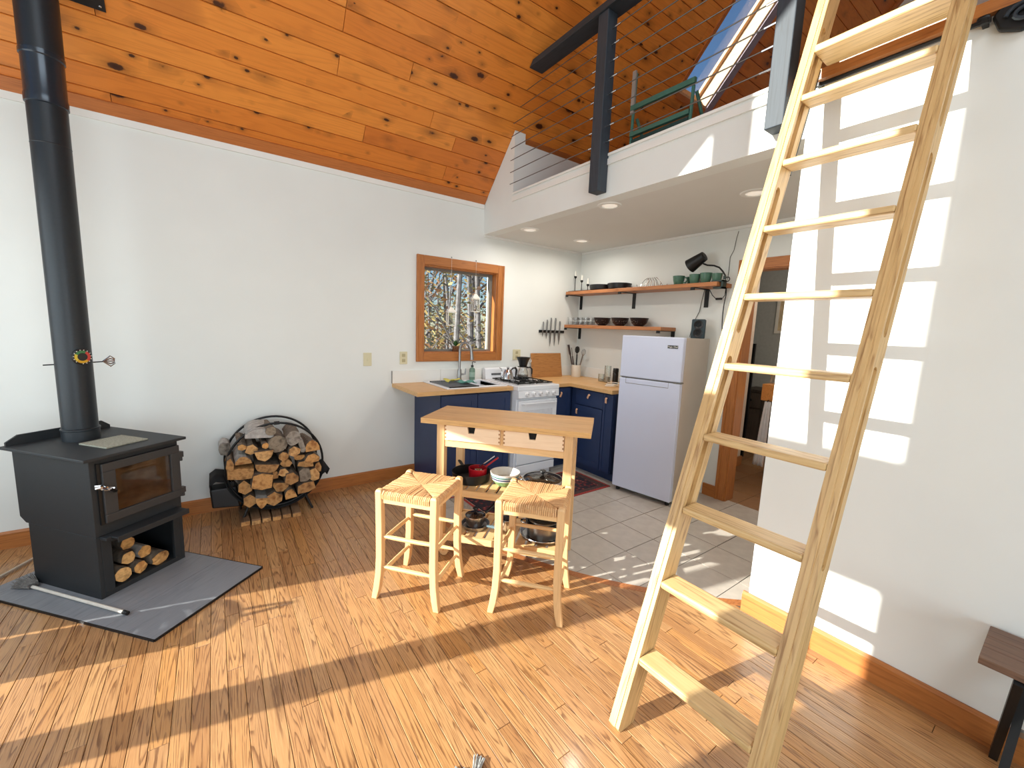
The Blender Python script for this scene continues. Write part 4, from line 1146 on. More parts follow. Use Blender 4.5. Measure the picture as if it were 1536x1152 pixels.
obj('body', MB().lathe([(.028, 0), (.028, .006), (.022, .012), (.022, .10), (.017, .115)], 20), STEEL, fa, True)
arc = [(0, 0, .10), (0, 0, .22), (0, 0, .30)]
for k in range(1, 12):
    a = pi*k/12*1.02; arc.append((.065*(1-math.cos(a))*.55, -.065*(1-math.cos(a))*.84, .30+.085*math.sin(a)))
obj('spout', MB().tube(arc, .0125, 12), STEEL, fa, True)
e_ = Vector(arc[-1])
obj('spray_head', MB().tube([e_, e_+Vector((.004, -.006, -.06)), e_+Vector((.006, -.009, -.10))], [.0135, .016, .021], 14), STEEL, fa, True)
obj('lever', MB().tube([(.02, -.01, .06), (.055, -.02, .062), (.06, -.022, .12)], [.01, .009, .006], 10), STEEL, fa, True)
sp_ = thing('soap_bottle', 'green pump soap bottle beside the faucet', 'soap bottle', (2.175, 3.735, CZ+.012))
obj('bottle', MB().lathe([(.028, 0), (.03, .004), (.03, .105), (.024, .12), (.012, .125), (.012, .135)], 20), SOAPG, sp_, True)
obj('label', MB().lathe([(.0303, .03), (.0303, .08)], 20, band=True), plain('soap_label', srgb(150, 176, 160), .6), sp_, True)
obj('pump', MB().lathe([(.014, .135), (.014, .15), (.004, .152), (.004, .185)], 12).bar((0, 0, .187), (.03, -.015, .183), .012, .008), BLACKP, sp_, True)
mt_ = thing('drying_mat', 'dark roll-up drying rack over the left sink bowl', 'drying rack', (1.83, 3.50, CZ+.012))
for k in range(13):
    x_ = -.135+k*.0235
    obj('rod', MB().tube([(x_, -.215, .005), (x_, .19, .005)], .0045, 6), plain('rack_rod', srgb(120, 126, 130), .5, .3), mt_, True)
obj('end_strip', MB().box(-.145, .155, -.228, -.21, 0, .01).box(-.145, .155, .185, .203, 0, .01), BLACKP, mt_)
def cloth(name, m, lab, loc, wx, wy, seed, rz=0, amp=.014):
    rr = random.Random(seed); n = 12; vs = []; fs = []
    ph = [rr.uniform(0, 6) for _ in range(4)]
    for i in range(n+1):
        for j in range(n+1):
            x = (i/n-.5)*wx; y = (j/n-.5)*wy
            z = amp*(1.1+.5*math.sin(x*60+ph[0]+y*20)+.5*math.sin(y*55+ph[1]-x*25))
            vs.append((x+.006*math.sin(j+ph[2]), y+.006*math.sin(i+ph[3]), z))
    for i in range(n):
        for j in range(n): fs.append((i*(n+1)+j, i*(n+1)+j+1, (i+1)*(n+1)+j+1, (i+1)*(n+1)+j))
    o = solo(name, MB().add(vs, fs), m, lab, 'cloth', None, loc, rz, True)
    s_ = o.modifiers.new('t', 'SOLIDIFY'); s_.thickness = .004; s_.offset = 1
cloth('dish_cloth', CLOTH_T, 'teal dish cloth on the sink drying rack', (1.93, 3.42, CZ+.0235), .17, .12, 3, .3)
cloth('dish_cloth', CLOTH_Y, 'yellow-green sponge cloth at the back of the sink drying rack', (1.86, 3.58, CZ+.0235), .15, .08, 5, .2)

# range
RX, RY, RWD = 2.348, 3.15, .515
rg = thing('gas_range', 'white gas range with five knobs between the worktops', 'range', (RX, RY, 0))
obj('body', MB().box(0, RWD, .03, .655, .06, .90).box(.02, RWD-.02, .06, .655, 0, .06), APPL, rg)
obj('cooktop', MB().box(-.006, RWD+.006, -.005, .655, .90, .945), APPL, rg, bev=.006)
obj('burner_tray', MB().box(.03, RWD-.03, .05, .54, .945, .9465), plain('tray_shade', srgb(200, 202, 206), .3), rg)
bg_ = obj('backguard', MB().prism([(.585, .945), (.655, .945), (.655, 1.06), (.62, 1.065), (.6, 1.05)], -.006, RWD+.006, 'x'), APPL, rg, bev=.004)
obj('vent_slot', MB().box(.07, .19, .586, .592, .985, 1.005), plain('vent_grey', srgb(90, 92, 96), .5), bg_)
cp = obj('control_panel', MB().prism([(-.005, .90), (.03, .90), (.03, .815), (-.012, .83)], 0, RWD, 'x'), APPL, rg)
for k in range(5):
    x_ = .10+k*.085
    kb = obj('knob', MB().lathe([(.026, 0), (.025, .006), (.018, .010), (.016, .026), (0, .027)], 20, M=Matrix.Translation((x_, -.009, .862)) @ Matrix.Rotation(pi/2, 4, 'X')), plain('knob_white', srgb(222, 222, 224), .35), cp, True)
    obj('pointer', MB().box(x_-.002, x_+.002, -.037, -.0355, .862, .876), SASH, kb)
od = obj('oven_door', MB().box(.012, RWD-.012, .0, .03, .155, .80), APPL, rg, bev=.004)
obj('door_glass', MB().box(.07, RWD-.07, -.003, 0, .30, .70), plain('oven_panel', srgb(214, 214, 218), .25), od)
obj('door_handle', MB().tube([(.05, 0, .772), (.05, -.032, .772), (RWD-.05, -.032, .772), (RWD-.05, 0, .772)], .009, 8), APPL, od, True)
obj('bottom_drawer', MB().box(.012, RWD-.012, .0, .03, .065, .145), APPL, rg, bev=.004)
for gx in (.14, .375):
    gt_ = MB()
    for gy in (.17, .42):
        gt_.torus((gx, gy, .956), .055, .005, 24, 6, plane='xy')
        for k in range(4):
            a = k*pi/2+pi/4
            gt_.bar((gx+.02*math.cos(a), gy+.02*math.sin(a), .966), (gx+.105*math.cos(a), gy+.105*math.sin(a), .966), .009, .009)
            gt_.bar((gx+.105*math.cos(a), gy+.105*math.sin(a), .970), (gx+.105*math.cos(a), gy+.105*math.sin(a), .9465), .009, .009)
    gt_.box(gx-.10, gx+.10, .055, .064, .956, .966).box(gx-.10, gx+.10, .515, .524, .956, .966).box(gx-.10, gx-.091, .055, .524, .956, .966).box(gx+.091, gx+.10, .055, .524, .956, .966)
    obj('grate', gt_, BLACKM, rg)
    for gy in (.17, .42):
        obj('burner', MB().lathe([(.04, .9465), (.042, .952), (.03, .957), (0, .958)], 18, (gx, gy, 0)), BLACKM, rg, True)
kt = thing('gooseneck_kettle', 'steel gooseneck kettle with black handle on the range', 'kettle', (2.465, 3.50, .971))
obj('body', MB().lathe([(.06, 0), (.063, .005), (.054, .05), (.04, .085), (.036, .09)], 24), CHROME, kt, True)
obj('lid', MB().lathe([(.037, .09), (.033, .098), (.012, .102), (.006, .104), (.006, .112), (.014, .116), (.014, .124), (0, .126)], 20), CHROME, kt, True)
obj('knob', MB().lathe([(.006, .104), (.012, .114), (.015, .122), (0, .127)], 12), BLACKP, kt, True)
obj('spout', MB().tube([(-.055, .0, .02), (-.085, -.0, .03), (-.075, 0, .075), (-.085, 0, .11), (-.105, 0, .118)], [.009, .008, .006, .005, .004], 8), CHROME, kt, True)
obj('handle', MB().tube([(.038, 0, .085), (.06, 0, .11), (.095, 0, .115), (.11, 0, .09), (.105, 0, .04), (.10, 0, .02)], [.006, .008, .011, .012, .01, .006], 10), BLACKP, kt, True)
cf = thing('pour_over_coffee_maker', 'glass coffee carafe with black pour-over cone on the range', 'coffee maker', (2.735, 3.60, .971))
obj('carafe', MB().lathe([(.055, 0), (.062, .01), (.06, .05), (.045, .085), (.04, .105), (.043, .11)], 24), CLEAR, cf, True)
obj('dripper', MB().lathe([(.04, .112), (.042, .12), (.055, .17), (.078, .215), (.074, .215), (.05, .17), (.03, .125)], 24).lathe([(.06, .108), (.06, .114), (.03, .114)], 24), BLACKP, cf, True)
obj('carafe_handle', MB().tube([(.045, -.01, .10), (.085, -.015, .105), (.11, -.02, .085), (.112, -.02, .03)], [.006, .009, .009, .007], 8), BLACKP, cf, True)
obj('dripper_handle', MB().torus((.085, -.01, .175), .017, .005, 16, 6), plain('clear_loop', srgb(220, 214, 206), .2), cf, True)
obj('coffee', MB().lathe([(.054, .004), (.058, .011), (.057, .025), (0, .025)], 20), plain('coffee_dregs', srgb(120, 110, 100), .2), cf, True)
cb_ = MB().box(-.23, .23, 0, .018, 0, .285)
o = solo('cutting_board', cb_, wood('bamboo', srgb(190, 136, 78), srgb(164, 108, 56), srgb(120, 74, 34), 0, 60, 14, .5, lines=.6), 'large bamboo cutting board leaning on the wall beside the range', 'cutting board', bev=.006, loc=(3.215, 3.735, CZ))
o.rotation_euler = (-.17, 0, 0)
ck = thing('utensil_crock', 'pale ceramic crock full of cooking utensils in the corner', 'utensil crock', (3.60, 3.66, CZ))
obj('crock', MB().lathe([(.055, 0), (.057, .004), (.057, .145), (.052, .145), (.052, .03), (0, .03)], 24), CERAM, ck, True)
def utensil(dx, dy, h, kind, m, lab):
    t = thing('cooking_utensil', lab, 'utensil', (3.60+dx*.4, 3.66+dy*.4, CZ+.032), 0, 'utensils in the crock')
    tp = Vector((dx*1.2, dy*1.2, h))
    obj('handle', MB().tube([(0, 0, 0), tp*.72], .008, 6), m, t, True)
    d = tp.normalized(); c = tp*.86
    Mq = Matrix.Translation(c) @ d.to_track_quat('Z', 'Y').to_matrix().to_4x4()
    if kind == 'spoon': obj('bowl', MB().lathe([(.004, -.045), (.034, -.02), (.040, .01), (.028, .04), (0, .048)], 14, M=Mq @ Matrix.Diagonal((1, .35, 1, 1))), m, t, True)
    elif kind == 'slotted':
        mb = MB()
        for k in range(4): mb.box(-.036+k*.02, -.022+k*.02, -.003, .003, -.05, .055, Mq)
        mb.box(-.036, .038, -.003, .003, .05, .062, Mq).box(-.036, .038, -.003, .003, -.062, -.05, Mq)
        obj('blade', mb, m, t)
    else:
        mb = MB()
        for k in range(5):
            a = pi*k/5
            mb.tube([(0, 0, -.05), (.026*math.cos(a), .026*math.sin(a), 0), (.02*math.cos(a), .02*math.sin(a), .03), (0, 0, .045), (-.02*math.cos(a), -.02*math.sin(a), .03), (-.026*math.cos(a), -.026*math.sin(a), 0), (0, 0, -.05)], .0018, 4, M=Mq)
        obj('wires', mb, m, t, True)
BRUT = plain('brown_nylon', srgb(66, 44, 36), .5)
utensil(-.035, .06, .34, 'slotted', BRUT, 'brown slotted turner leaning left in the crock')
utensil(.0, .0, .34, 'spoon', BLACKP, 'black cooking spoon standing in the crock')
utensil(.02, -.055, .31, 'whisk', STEEL, 'wire whisk leaning out of the crock')
utensil(-.03, .03, .30, 'slotted', BRUT, 'brown slotted spoon behind the turner in the crock')
for (x_, y_, r_, h_, nm, lb) in ((3.56, 3.21, .034, .085, 'glass_jar', 'short clear glass jar on the corner worktop'), (3.56, 3.12, .036, .185, 'glass_cylinder', 'tall clear glass cylinder beside the short jar')):
    t = thing(nm, lb, 'jar', (x_, y_, CZ))
    obj('glass', MB().lathe([(r_*.95, 0), (r_, .004), (r_, h_), (r_*.93, h_), (r_*.93, .008), (0, .008)], 20), CLEAR, t, True)
    obj('contents', MB().lathe([(r_*.9, .009), (r_*.9, h_*.35), (0, h_*.35)], 16), plain('jar_contents', srgb(186, 176, 166), .8), t, True)
t = thing('pepper_grinder', 'black cylinder grinder next to the refrigerator', 'grinder', (3.54, 2.99, CZ))
obj('body', MB().lathe([(.03, 0), (.031, .004), (.031, .12), (.026, .125)], 20), BLACKP, t, True)
obj('cap', MB().lathe([(.03, .126), (.031, .13), (.031, .165), (.024, .172), (0, .173)], 20), BLACKP, t, True)
wr = MB(); pts = []
for k in range(40):
    a = k*.38; pts.append((3.30+.07*math.cos(a)+.001*k, 2.84+.05*math.sin(a), CZ+.006+.0009*k))
solo('charging_cable', MB().tube(pts, .004, 6), CANDLE, 'white charging cable coiled on the worktop by the refrigerator', 'cable', smooth=True)
# knives
kb_ = thing('knife_strip', 'black magnetic knife strip on the back wall', 'knife strip', (3.305, YW, 1.472))
obj('strip', MB().box(-.195, .195, -.016, 0, -.016, .016), BLACKM, kb_, bev=.002)
for i, (x_, z0, z1, hw) in enumerate(((3.155, 1.41, 1.585, .013), (3.215, 1.385, 1.61, .015), (3.275, 1.295, 1.635, .02), (3.345, 1.30, 1.635, .02), (3.415, 1.315, 1.60, .022))):
    t = thing('kitchen_knife', 'steel kitchen knife, %s on the magnetic strip' % ('smallest', 'second smallest', 'longest with slim blade', 'broad bladed in the middle', 'at the shelf end')[i], 'knife', (x_, YW-.018, 1.472), 0, 'knives on the magnetic strip')
    zb = z0-1.472; zt_ = z1-1.472
    obj('blade', MB().prism([(-hw*.7, .005), (hw*.8, .005), (hw*.6, zb*.6), (0, zb), (-hw*.7, zb*.3)], -.003, 0, 'y'), STEEL, t)
    obj('handle', MB().tube([(0, -.006, .005), (0.002, -.006, zt_*.4), (.004, -.006, zt_*.85), (0, -.006, zt_)], [.008, .008, .01, .007], 8), STEEL, t, True)

# refrigerator
FA = math.radians(-80.5)
fr = thing('refrigerator', 'white two-door refrigerator with freezer on top', 'refrigerator', (3.053, 2.53, 0), FA)
FW, FD, FH, FS = .57, .575, 1.472, 1.09
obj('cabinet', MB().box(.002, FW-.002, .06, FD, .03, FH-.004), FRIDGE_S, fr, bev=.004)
d1_ = obj('freezer_door', MB().box(0, FW, 0, .055, FS+.006, FH), FRIDGE, fr, bev=.008)
d2_ = obj('fridge_door', MB().box(0, FW, 0, .055, .042, FS-.006), FRIDGE, fr, bev=.008)
obj('hinge', MB().box(FW-.06, FW+.006, .0, .055, FS-.005, FS+.005), SASH, fr)
obj('handle_recess', MB().box(.065, .47, -.001, .01, FS-.052, FS-.048).box(.065, .067, -.001, .01, FS-.052, FS-.006).box(.468, .47, -.001, .01, FS-.052, FS-.006), SASH, d2_)
obj('gasket', MB().box(.008, FW-.008, .02, .06, FS-.006, FS+.006), SASH, fr)
lg = obj('brand_plate', MB().box(.435, .525, -.003, 0, 1.378, 1.404), BLACKP, d1_, bev=.001)
tcu = D.curves.new('brand_text', 'FONT'); tcu.body = 'Magic Chef'; tcu.size = .019; tcu.align_x = 'CENTER'; tcu.align_y = 'CENTER'
to = D.objects.new('tmp_text', tcu); COL.objects.link(to)
bpy.context.view_layer.update()
me = D.meshes.new_from_object(to.evaluated_get(bpy.context.evaluated_depsgraph_get())); D.objects.remove(to)
me.materials.clear()
lt = obj('brand_lettering', me, CANDLE, lg); lt.rotation_euler = (pi/2, 0, 0); lt.location = (.48, -.0036, 1.391)
for x_ in (.04, FW-.04): [obj('foot', MB().lathe([(.018, 0), (.018, .034)], 12, (x_, y_, 0)), BLACKP, fr) for y_ in (.05, FD-.06)]
spk = thing('bluetooth_speaker', 'small dark two-driver speaker on top of the refrigerator', 'speaker', (3.56, 2.10, FH-.004), math.radians(-62))
obj('cabinet', MB().prism([(-.055, 0), (.055, 0), (.058, .006), (.058, .165), (.05, .172), (-.05, .172), (-.058, .165), (-.058, .006)], 0, .09, 'y'), plain('speaker_grey', srgb(44, 62, 70), .5), spk, bev=.004)
for z_ in (.048, .122):
    obj('driver', MB().lathe([(.040, 0), (.040, .006), (.034, .005), (.014, -.004), (0, .003)], 24, M=Matrix.Translation((0, 0, z_)) @ Matrix.Rotation(pi/2, 4, 'X')), BLACKP, spk, True)

# shelves
def shelf(name, lab, y0, y1, zt, brk):
    t = thing(name, lab, 'shelf', (X1, 0, zt))
    obj('board', MB().box(-.25, -.002, y0, y1, -.036, 0), wood(name+'_oak', srgb(196, 132, 84), srgb(170, 106, 62), srgb(120, 70, 38), 1, 40, 8, .45), t, bev=.003)
    for y_ in brk:
        obj('bracket', MB().box(-.25, -.0005, y_-.02, y_+.02, -.042, -.0365).box(-.252, -.244, y_-.02, y_+.02, -.062, -.042).box(-.007, -.0005, y_-.02, y_+.02, -.20 if zt > 1.7 else -.17, -.042), BLACKM, t)
    return t
shelf('upper_shelf', 'long wooden wall shelf holding mugs and candlesticks', 1.93, 3.80, 1.955, (3.78, 2.975, 2.15))
shelf('lower_shelf', 'shorter wooden wall shelf holding glasses and bowls', 2.44, 3.80, 1.562, (3.775, 2.468))
ZU, ZL = 1.955, 1.562
solo('candle_tray', MB().box(-.09, .09, -.20, .16, 0, .008), BLACKM, 'flat black tray under the candlesticks on the upper shelf', 'tray', loc=(3.60, 3.625, ZU), bev=.003)
for (y_, h_, c_, nm) in ((3.742, .18, .055, 'tallest'), (3.632, .125, .055, 'middle-height'), (3.53, .075, .06, 'shortest')):
    t = thing('candlestick', nm+' black candlestick with a white candle on the upper shelf', 'candlestick', (3.58, y_, ZU+.008), 0, 'black candlesticks on the upper shelf')
    obj('stem', MB().lathe([(.026, 0), (.026, .003), (.004, .006), (.004, h_-.03), (.016, h_-.015), (.016, h_), (.010, h_)], 16), BLACKM, t, True)
    obj('candle', MB().lathe([(.0095, h_-.002), (.0095, h_+c_), (.003, h_+c_+.004), (0, h_+c_+.004)], 12), CANDLE, t, True)
for (y_, lb) in ((3.345, 'black shallow dish beside the candlesticks on the upper shelf'), (3.075, 'black shallow dish nearer the wire rack on the upper shelf')):
    t = thing('shallow_dish', lb, 'dish', (3.60, y_, ZU))
    obj('dish', MB().lathe([(.10, 0), (.118, .008), (.128, .05), (.129, .06), (.122, .061), (.11, .02), (0, .015)], 28), BLACKP, t, True)
    obj('foot_ring', MB().lathe([(.07, 0), (.07, -.0), (.068, .002)], 20, band=True), BLACKP, t)
t = thing('trinket_dish', 'tiny dark saucer between dishes and wire rack', 'saucer', (3.56, 2.905, ZU)); obj('saucer', MB().lathe([(.025, 0), (.03, .012), (.026, .012), (0, .005)], 18), BLACKP, t, True); obj('rim', MB().lathe([(.03, .012), (.031, .014), (.028, .014)], 18, band=True), BLACKM, t, True)
t = thing('toast_rack', 'small steel wire toast rack on the upper shelf', 'wire rack', (3.60, 2.665, ZU))
for k in range(5):
    y_ = -.04+k*.02
    obj('hoop', MB().tube([(-.05, y_*2.6, .004), (-.035, y_*1.6, .07), (0, y_*1.2, .095), (.035, y_*1.6, .07), (.05, y_*2.6, .004)], .0032, 6), CHROME, t, True)
for x_ in (-.05, .05):
    obj('base_wire', MB().tube([(x_, -.145, .03), (x_, -.13, .004), (x_, .13, .004), (x_, .145, .03)], .0032, 6), CHROME, t, True)
def mug(y_, lab, h_, r_, rot_):
    t = thing('stoneware_mug', lab, 'mug', (3.59, y_, ZU), rot_, 'green mugs on the upper shelf')
    obj('cup', MB().lathe([(r_*.6, 0), (r_*.68, .004), (r_*.88, h_*.5), (r_, h_), (r_*.93, h_), (r_*.8, h_*.5), (r_*.5, .012), (0, .01)], 24), GREENM, t, True)
    obj('handle', MB().tube([(r_*.9, 0, h_*.82), (r_*1.35, 0, h_*.8), (r_*1.45, 0, h_*.5), (r_*1.2, 0, h_*.25), (r_*.8, 0, h_*.3)], .007, 8), GREENM, t, True)
    obj('foot', MB().lathe([(r_*.6, 0), (r_*.62, .003), (0, .002)], 20), DKBOWL, t, True)
mug(2.36, 'green stoneware mug standing apart from the row, handle to the right', .085, .055, math.radians(-80))
mug(2.30+.0, 'green mug half hidden behind the separate mug', .08, .045, math.radians(60)); D.objects['stoneware_mug.001'].location = (3.68, 2.285, ZU)
mug(2.198, 'first green mug of the touching row of three', .088, .049, math.radians(40))
mug(2.092, 'middle green mug of the touching row of three', .092, .052, math.radians(30))
mug(1.99, 'green mug next to the lamp clamp', .08, .045, math.radians(40))
# clamp lamp
LM = thing('clamp_lamp', 'black clip-on desk lamp on the end of the upper shelf', 'lamp', (3.55, 1.93, ZU))
obj('clamp', MB().box(-.03, .03, -.035, .07, .001, .014).box(-.03, .03, -.035, -.02, -.055, .014).box(-.03, .03, -.035, .05, -.055, -.043).tube([(0, -.03, .022), (0, -.03, .05)], .012, 10), plain('clamp_green_black', srgb(44, 62, 60), .4), LM)
obj('clamp_screw', MB().torus((0, -.055, .02), .018, .004, 16, 6, plane='yz'), BLACKM, LM, True)
o_ = Vector((3.55, 1.93, ZU))
gp = [Vector((0, -.03, .045)), pix(980+828/7.68, 370+330/7.68, 0, 3.55)-o_, pix(980+800/7.68, 370+285/7.68, 0, 3.55)-o_, pix(980+760/7.68, 370+240/7.68, 0, 3.55)-o_, pix(980+700/7.68, 370+218/7.68, 0, 3.55)-o_, pix(980+620/7.68, 370+213/7.68, 0, 3.55)-o_, pix(980+575/7.68, 370+195/7.68, 0, 3.55)-o_]
obj('gooseneck', MB().tube(gp, .007, 8), BLACKM, LM, True)
a_ = pix(980+588/7.68, 370+108/7.68, 0, 3.55)-o_; b_ = pix(980+420/7.68, 370+225/7.68, 0, 3.55)-o_
obj('shade', MB().tube([a_-(b_-a_)*.04, a_, b_], [.028, .043, .064], 24, cap=False).tube([a_-(b_-a_)*.041, a_-(b_-a_)*.04], [.001, .028], 24), BLACKM, LM, True)
obj('bulb', MB().lathe([(0, 0), (.02, .02), (.026, .05), (.012, .08)], 14, M=Matrix.Translation(b_-(b_-a_)*.1) @ (a_-b_).to_track_quat('Z', 'Y').to_matrix().to_4x4()), CANDLE, LM, True)
def px_path(pts, x):
    return [pix(980+p/7.68, 370+q/7.68, 0, x)-o_ for p, q in pts]
obj('cord', MB().tube(px_path([(840, 470), (838, 560), (815, 660), (800, 780), (792, 900), (795, 1000), (765, 1100), (765, 1190)], X1-.03), .0045, 6), BLACKM, LM, True)
obj('switch_cord', MB().tube(px_path([(835, 480), (825, 560), (790, 600), (720, 600), (680, 560), (650, 500)], X1-.06), .0035, 6), BLACKM, LM, True)
obj('inline_switch', MB().tube(px_path([(788, 600), (722, 603)], X1-.06), .010, 8), BLACKP, LM, True)
solo('power_cord', MB().tube([p+o_ for p in px_path([(590, 500), (555, 640), (530, 750), (480, 840), (440, 960), (418, 1040)], X1-.012)], .003, 6), BLACKM, 'thin black cord hanging from shelf bracket to the refrigerator', 'cord', smooth=True)
solo('antenna_wire', MB().tube([p+o_ for p in px_path([(855, 380), (872, 260), (885, 120), (930, 40), (960, -100), (985, -180)], X1-.006)], .0022, 6), BLACKM, 'fine dark wire running up the wall above the lamp clamp', 'wire', smooth=True)
# glasses and bowls on the lower shelf
gm = None
for i in range(5):
    for j in range(2):
        loc = (3.56+j*.085, 3.765-i*.083-.02*j, ZL)
        lab = 'clear ribbed tumbler in the double row on the lower shelf'
        if gm is None:
            gm = thing('glass_tumbler', lab, 'glass', loc, 0, 'tumblers on the lower shelf')
            obj('tumbler', MB().lathe([(.028, 0), (.031, .003), (.037, .09), (.0345, .09), (.029, .008), (0, .008)], 18), TUMBLER, gm, True)
            obj('rim_band', MB().lathe([(.0348, .048), (.0362, .05), (.0348, .052)], 18, band=True), plain('glass_ring', srgb(230, 234, 232), .3), gm, True)
        else: dup(gm, loc)
for (y_, lb) in ((3.29, 'dark speckled bowl next to the tumblers'), (3.035, 'dark speckled bowl between the other two bowls'), (2.782, 'dark speckled bowl near the free end of the lower shelf')):
    t = thing('speckled_bowl', lb, 'bowl', (3.60, y_, ZL), 0, 'dark bowls on the lower shelf')
    obj('bowl', MB().lathe([(.04, 0), (.045, .004), (.078, .036), (.096, .088), (.090, .088), (.070, .040), (0, .014)], 28), DKBOWL, t, True)
    sp2 = MB(); rr = random.Random(int(y_*100))
    for k in range(26):
        a = rr.uniform(pi*.5, pi*1.5); h_ = rr.uniform(.02, .06); r_ = .062+(h_-.018)*.68
        sp2.lathe([(0, .002), (.0028, 0), (0, -.002)], 5, (r_*math.cos(a), r_*math.sin(a), h_))
    o = obj('flecks', sp2, CANDLE, t); o['kind'] = 'stuff'

# cookware on the island shelves
def pan_mesh(r, h, tk=.004): return MB().lathe([(0, 0), (r*.86, 0), (r*.93, .006), (r, h), (r-tk, h), (r*.9-tk, .01), (0, .008)], 32)
Z1, Z2 = .472, .166
t = thing('frying_pan', 'large black frying pan on the upper trolley shelf', 'pan', isp(.262, .235, Z1), IR)
obj('pan', pan_mesh(.132, .065), BLACKM, t, True)
obj('handle', MB().tube([(-.09, .09, .055), (-.16, .16, .085)], [.010, .012], 8), BLACKP, t, True)
t = thing('red_saucepan', 'small red saucepan sitting in the black frying pan', 'saucepan', isp(.31, .225, Z1+.012), IR)
obj('pot', pan_mesh(.062, .082), RED, t, True)
obj('handle', MB().bar((.045, .02, .085), (.125, .05, .15), .018, .009), RED, t, bev=.002)
t = thing('steel_scoop', 'steel-handled scoop resting in the red saucepan', 'scoop', isp(.31, .235, Z1+.03), IR)
obj('handle', MB().bar((.0, .02, .06), (.095, .055, .135), .012, .006), CHROME, t)
obj('bowl', MB().lathe([(0, 0), (.02, .004), (.028, .03), (.026, .03), (0, .008)], 14, (0, .0, .015)), CHROME, t, True)
t = thing('patterned_bowl', 'white bowl with green floral bands on the upper trolley shelf', 'bowl', isp(.50, .215, Z1))
obj('bowl', MB().lathe([(.045, 0), (.05, .004), (.085, .045), (.098, .092), (.092, .092), (.075, .045), (0, .012)], 32), plain('cream_glaze', srgb(216, 212, 204), .3, 0, .05, 20), t, True)
obj('green_band', MB().lathe([(.0535, .005), (.0845, .0415), (.0862, .0435), (.0858, .045)], 32, band=True), plain('floral_glaze', srgb(120, 160, 110), .4, 0, .5, 55), t, True)
obj('rim_band', MB().lathe([(.0935, .070), (.0955, .076), (.0945, .077)], 32, band=True), plain('teal_line', srgb(30, 110, 110), .4), t, True)
obj('blue_band', MB().lathe([(.089, .054), (.0915, .061), (.0905, .062)], 32, band=True), plain('blue_line', srgb(44, 60, 100), .4), t, True)
def lidded(name, lab, loc, r, h, knob, hd, mt):
    t = thing(name, lab, 'saucepan', loc, IR)
    obj('pot', pan_mesh(r, h), mt, t, True)
    obj('lid', MB().lathe([(r*1.02, h), (r*.98, h+.004), (r*.6, h+.018), (r*.15, h+.026), (0, h+.027)], 32), DKGLASS, t, True)
    obj('lid_rim', MB().lathe([(r*1.0, h), (r*1.035, h+.001), (r*1.035, h+.006), (r*.98, h+.006)], 32, band=True), CHROME, t, True)
    obj('knob', MB().lathe([(.008, h+.026), (.007, h+.034), (.02*knob, h+.05), (.018*knob, h+.058), (0, h+.06)], 14), BLACKP, t, True)
    for p in hd: obj('handle', p[0], p[1], t, True)
    return t
lidded('lidded_saute_pan', 'wide steel pan with glass lid and black knob on the upper trolley shelf', isp(.745, .245, Z1), .128, .06, 1.1, [(MB().torus((-.14, 0, .05), .03, .006, 14, 6, plane='xy'), CHROME)], STEEL)
t = thing('steel_skillet', 'shallow steel skillet under the small lidded saucepan', 'pan', isp(.315, .19, Z2), IR)
obj('pan', pan_mesh(.095, .03), STEEL, t, True)
obj('handle', MB().tube([(.09, -.03, .03), (.14, -.06, .045), (.19, -.09, .05)], [.007, .011, .011], 8), plain('blue_grey_handle', srgb(84, 104, 112), .3), t, True)
lidded('small_saucepan', 'small steel saucepan with lid and black knob on the lower trolley shelf', isp(.31, .20, Z2+.011), .066, .062, 1.0, [(MB().tube([(.06, .03, .075), (.10, .07, .11), (.13, .11, .145)], [.007, .013, .013], 8), BLACKP)], STEEL)
t = thing('milk_pot', 'tiny steel milk pot between the saucepans on the lower trolley shelf', 'pot', isp(.53, .20, Z2), IR)
obj('pot', pan_mesh(.05, .085), CHROME, t, True)
obj('handle', MB().tube([(.05, .02, .08), (.09, .06, .12), (.11, .08, .145)], [.006, .01, .010], 8), BLACKP, t, True)
t = thing('baking_tray', 'round shallow tray under the big steel pot on the lower trolley shelf', 'tray', isp(.77, .205, Z2), IR)
obj('tray', pan_mesh(.15, .028), STEEL, t, True); obj('rim', MB().torus((0, 0, .028), .149, .003, 36, 6, plane='xy'), CHROME, t, True)
t = thing('stock_pot', 'big steel pot with dark banded rim on the lower trolley shelf', 'pot', isp(.775, .205, Z2+.0085), IR)
obj('pot', pan_mesh(.115, .10), STEEL, t, True)
obj('rim_band', MB().lathe([(.113, .082), (.118, .086), (.120, .098), (.114, .1)], 36, band=True), BLACKM, t, True)
obj('handle', MB().torus((-.125, 0, .075), .026, .006, 14, 6, plane='xy'), CHROME, t, True)
t = thing('nested_pan', 'black-rimmed pan nested in the big steel pot', 'pan', isp(.775, .205, Z2+.0185), IR)
obj('pan', pan_mesh(.104, .118), STEEL, t, True)
obj('rim_band', MB().lathe([(.103, .104), (.107, .106), (.110, .119), (.10, .12)], 36, band=True), BLACKM, t, True)

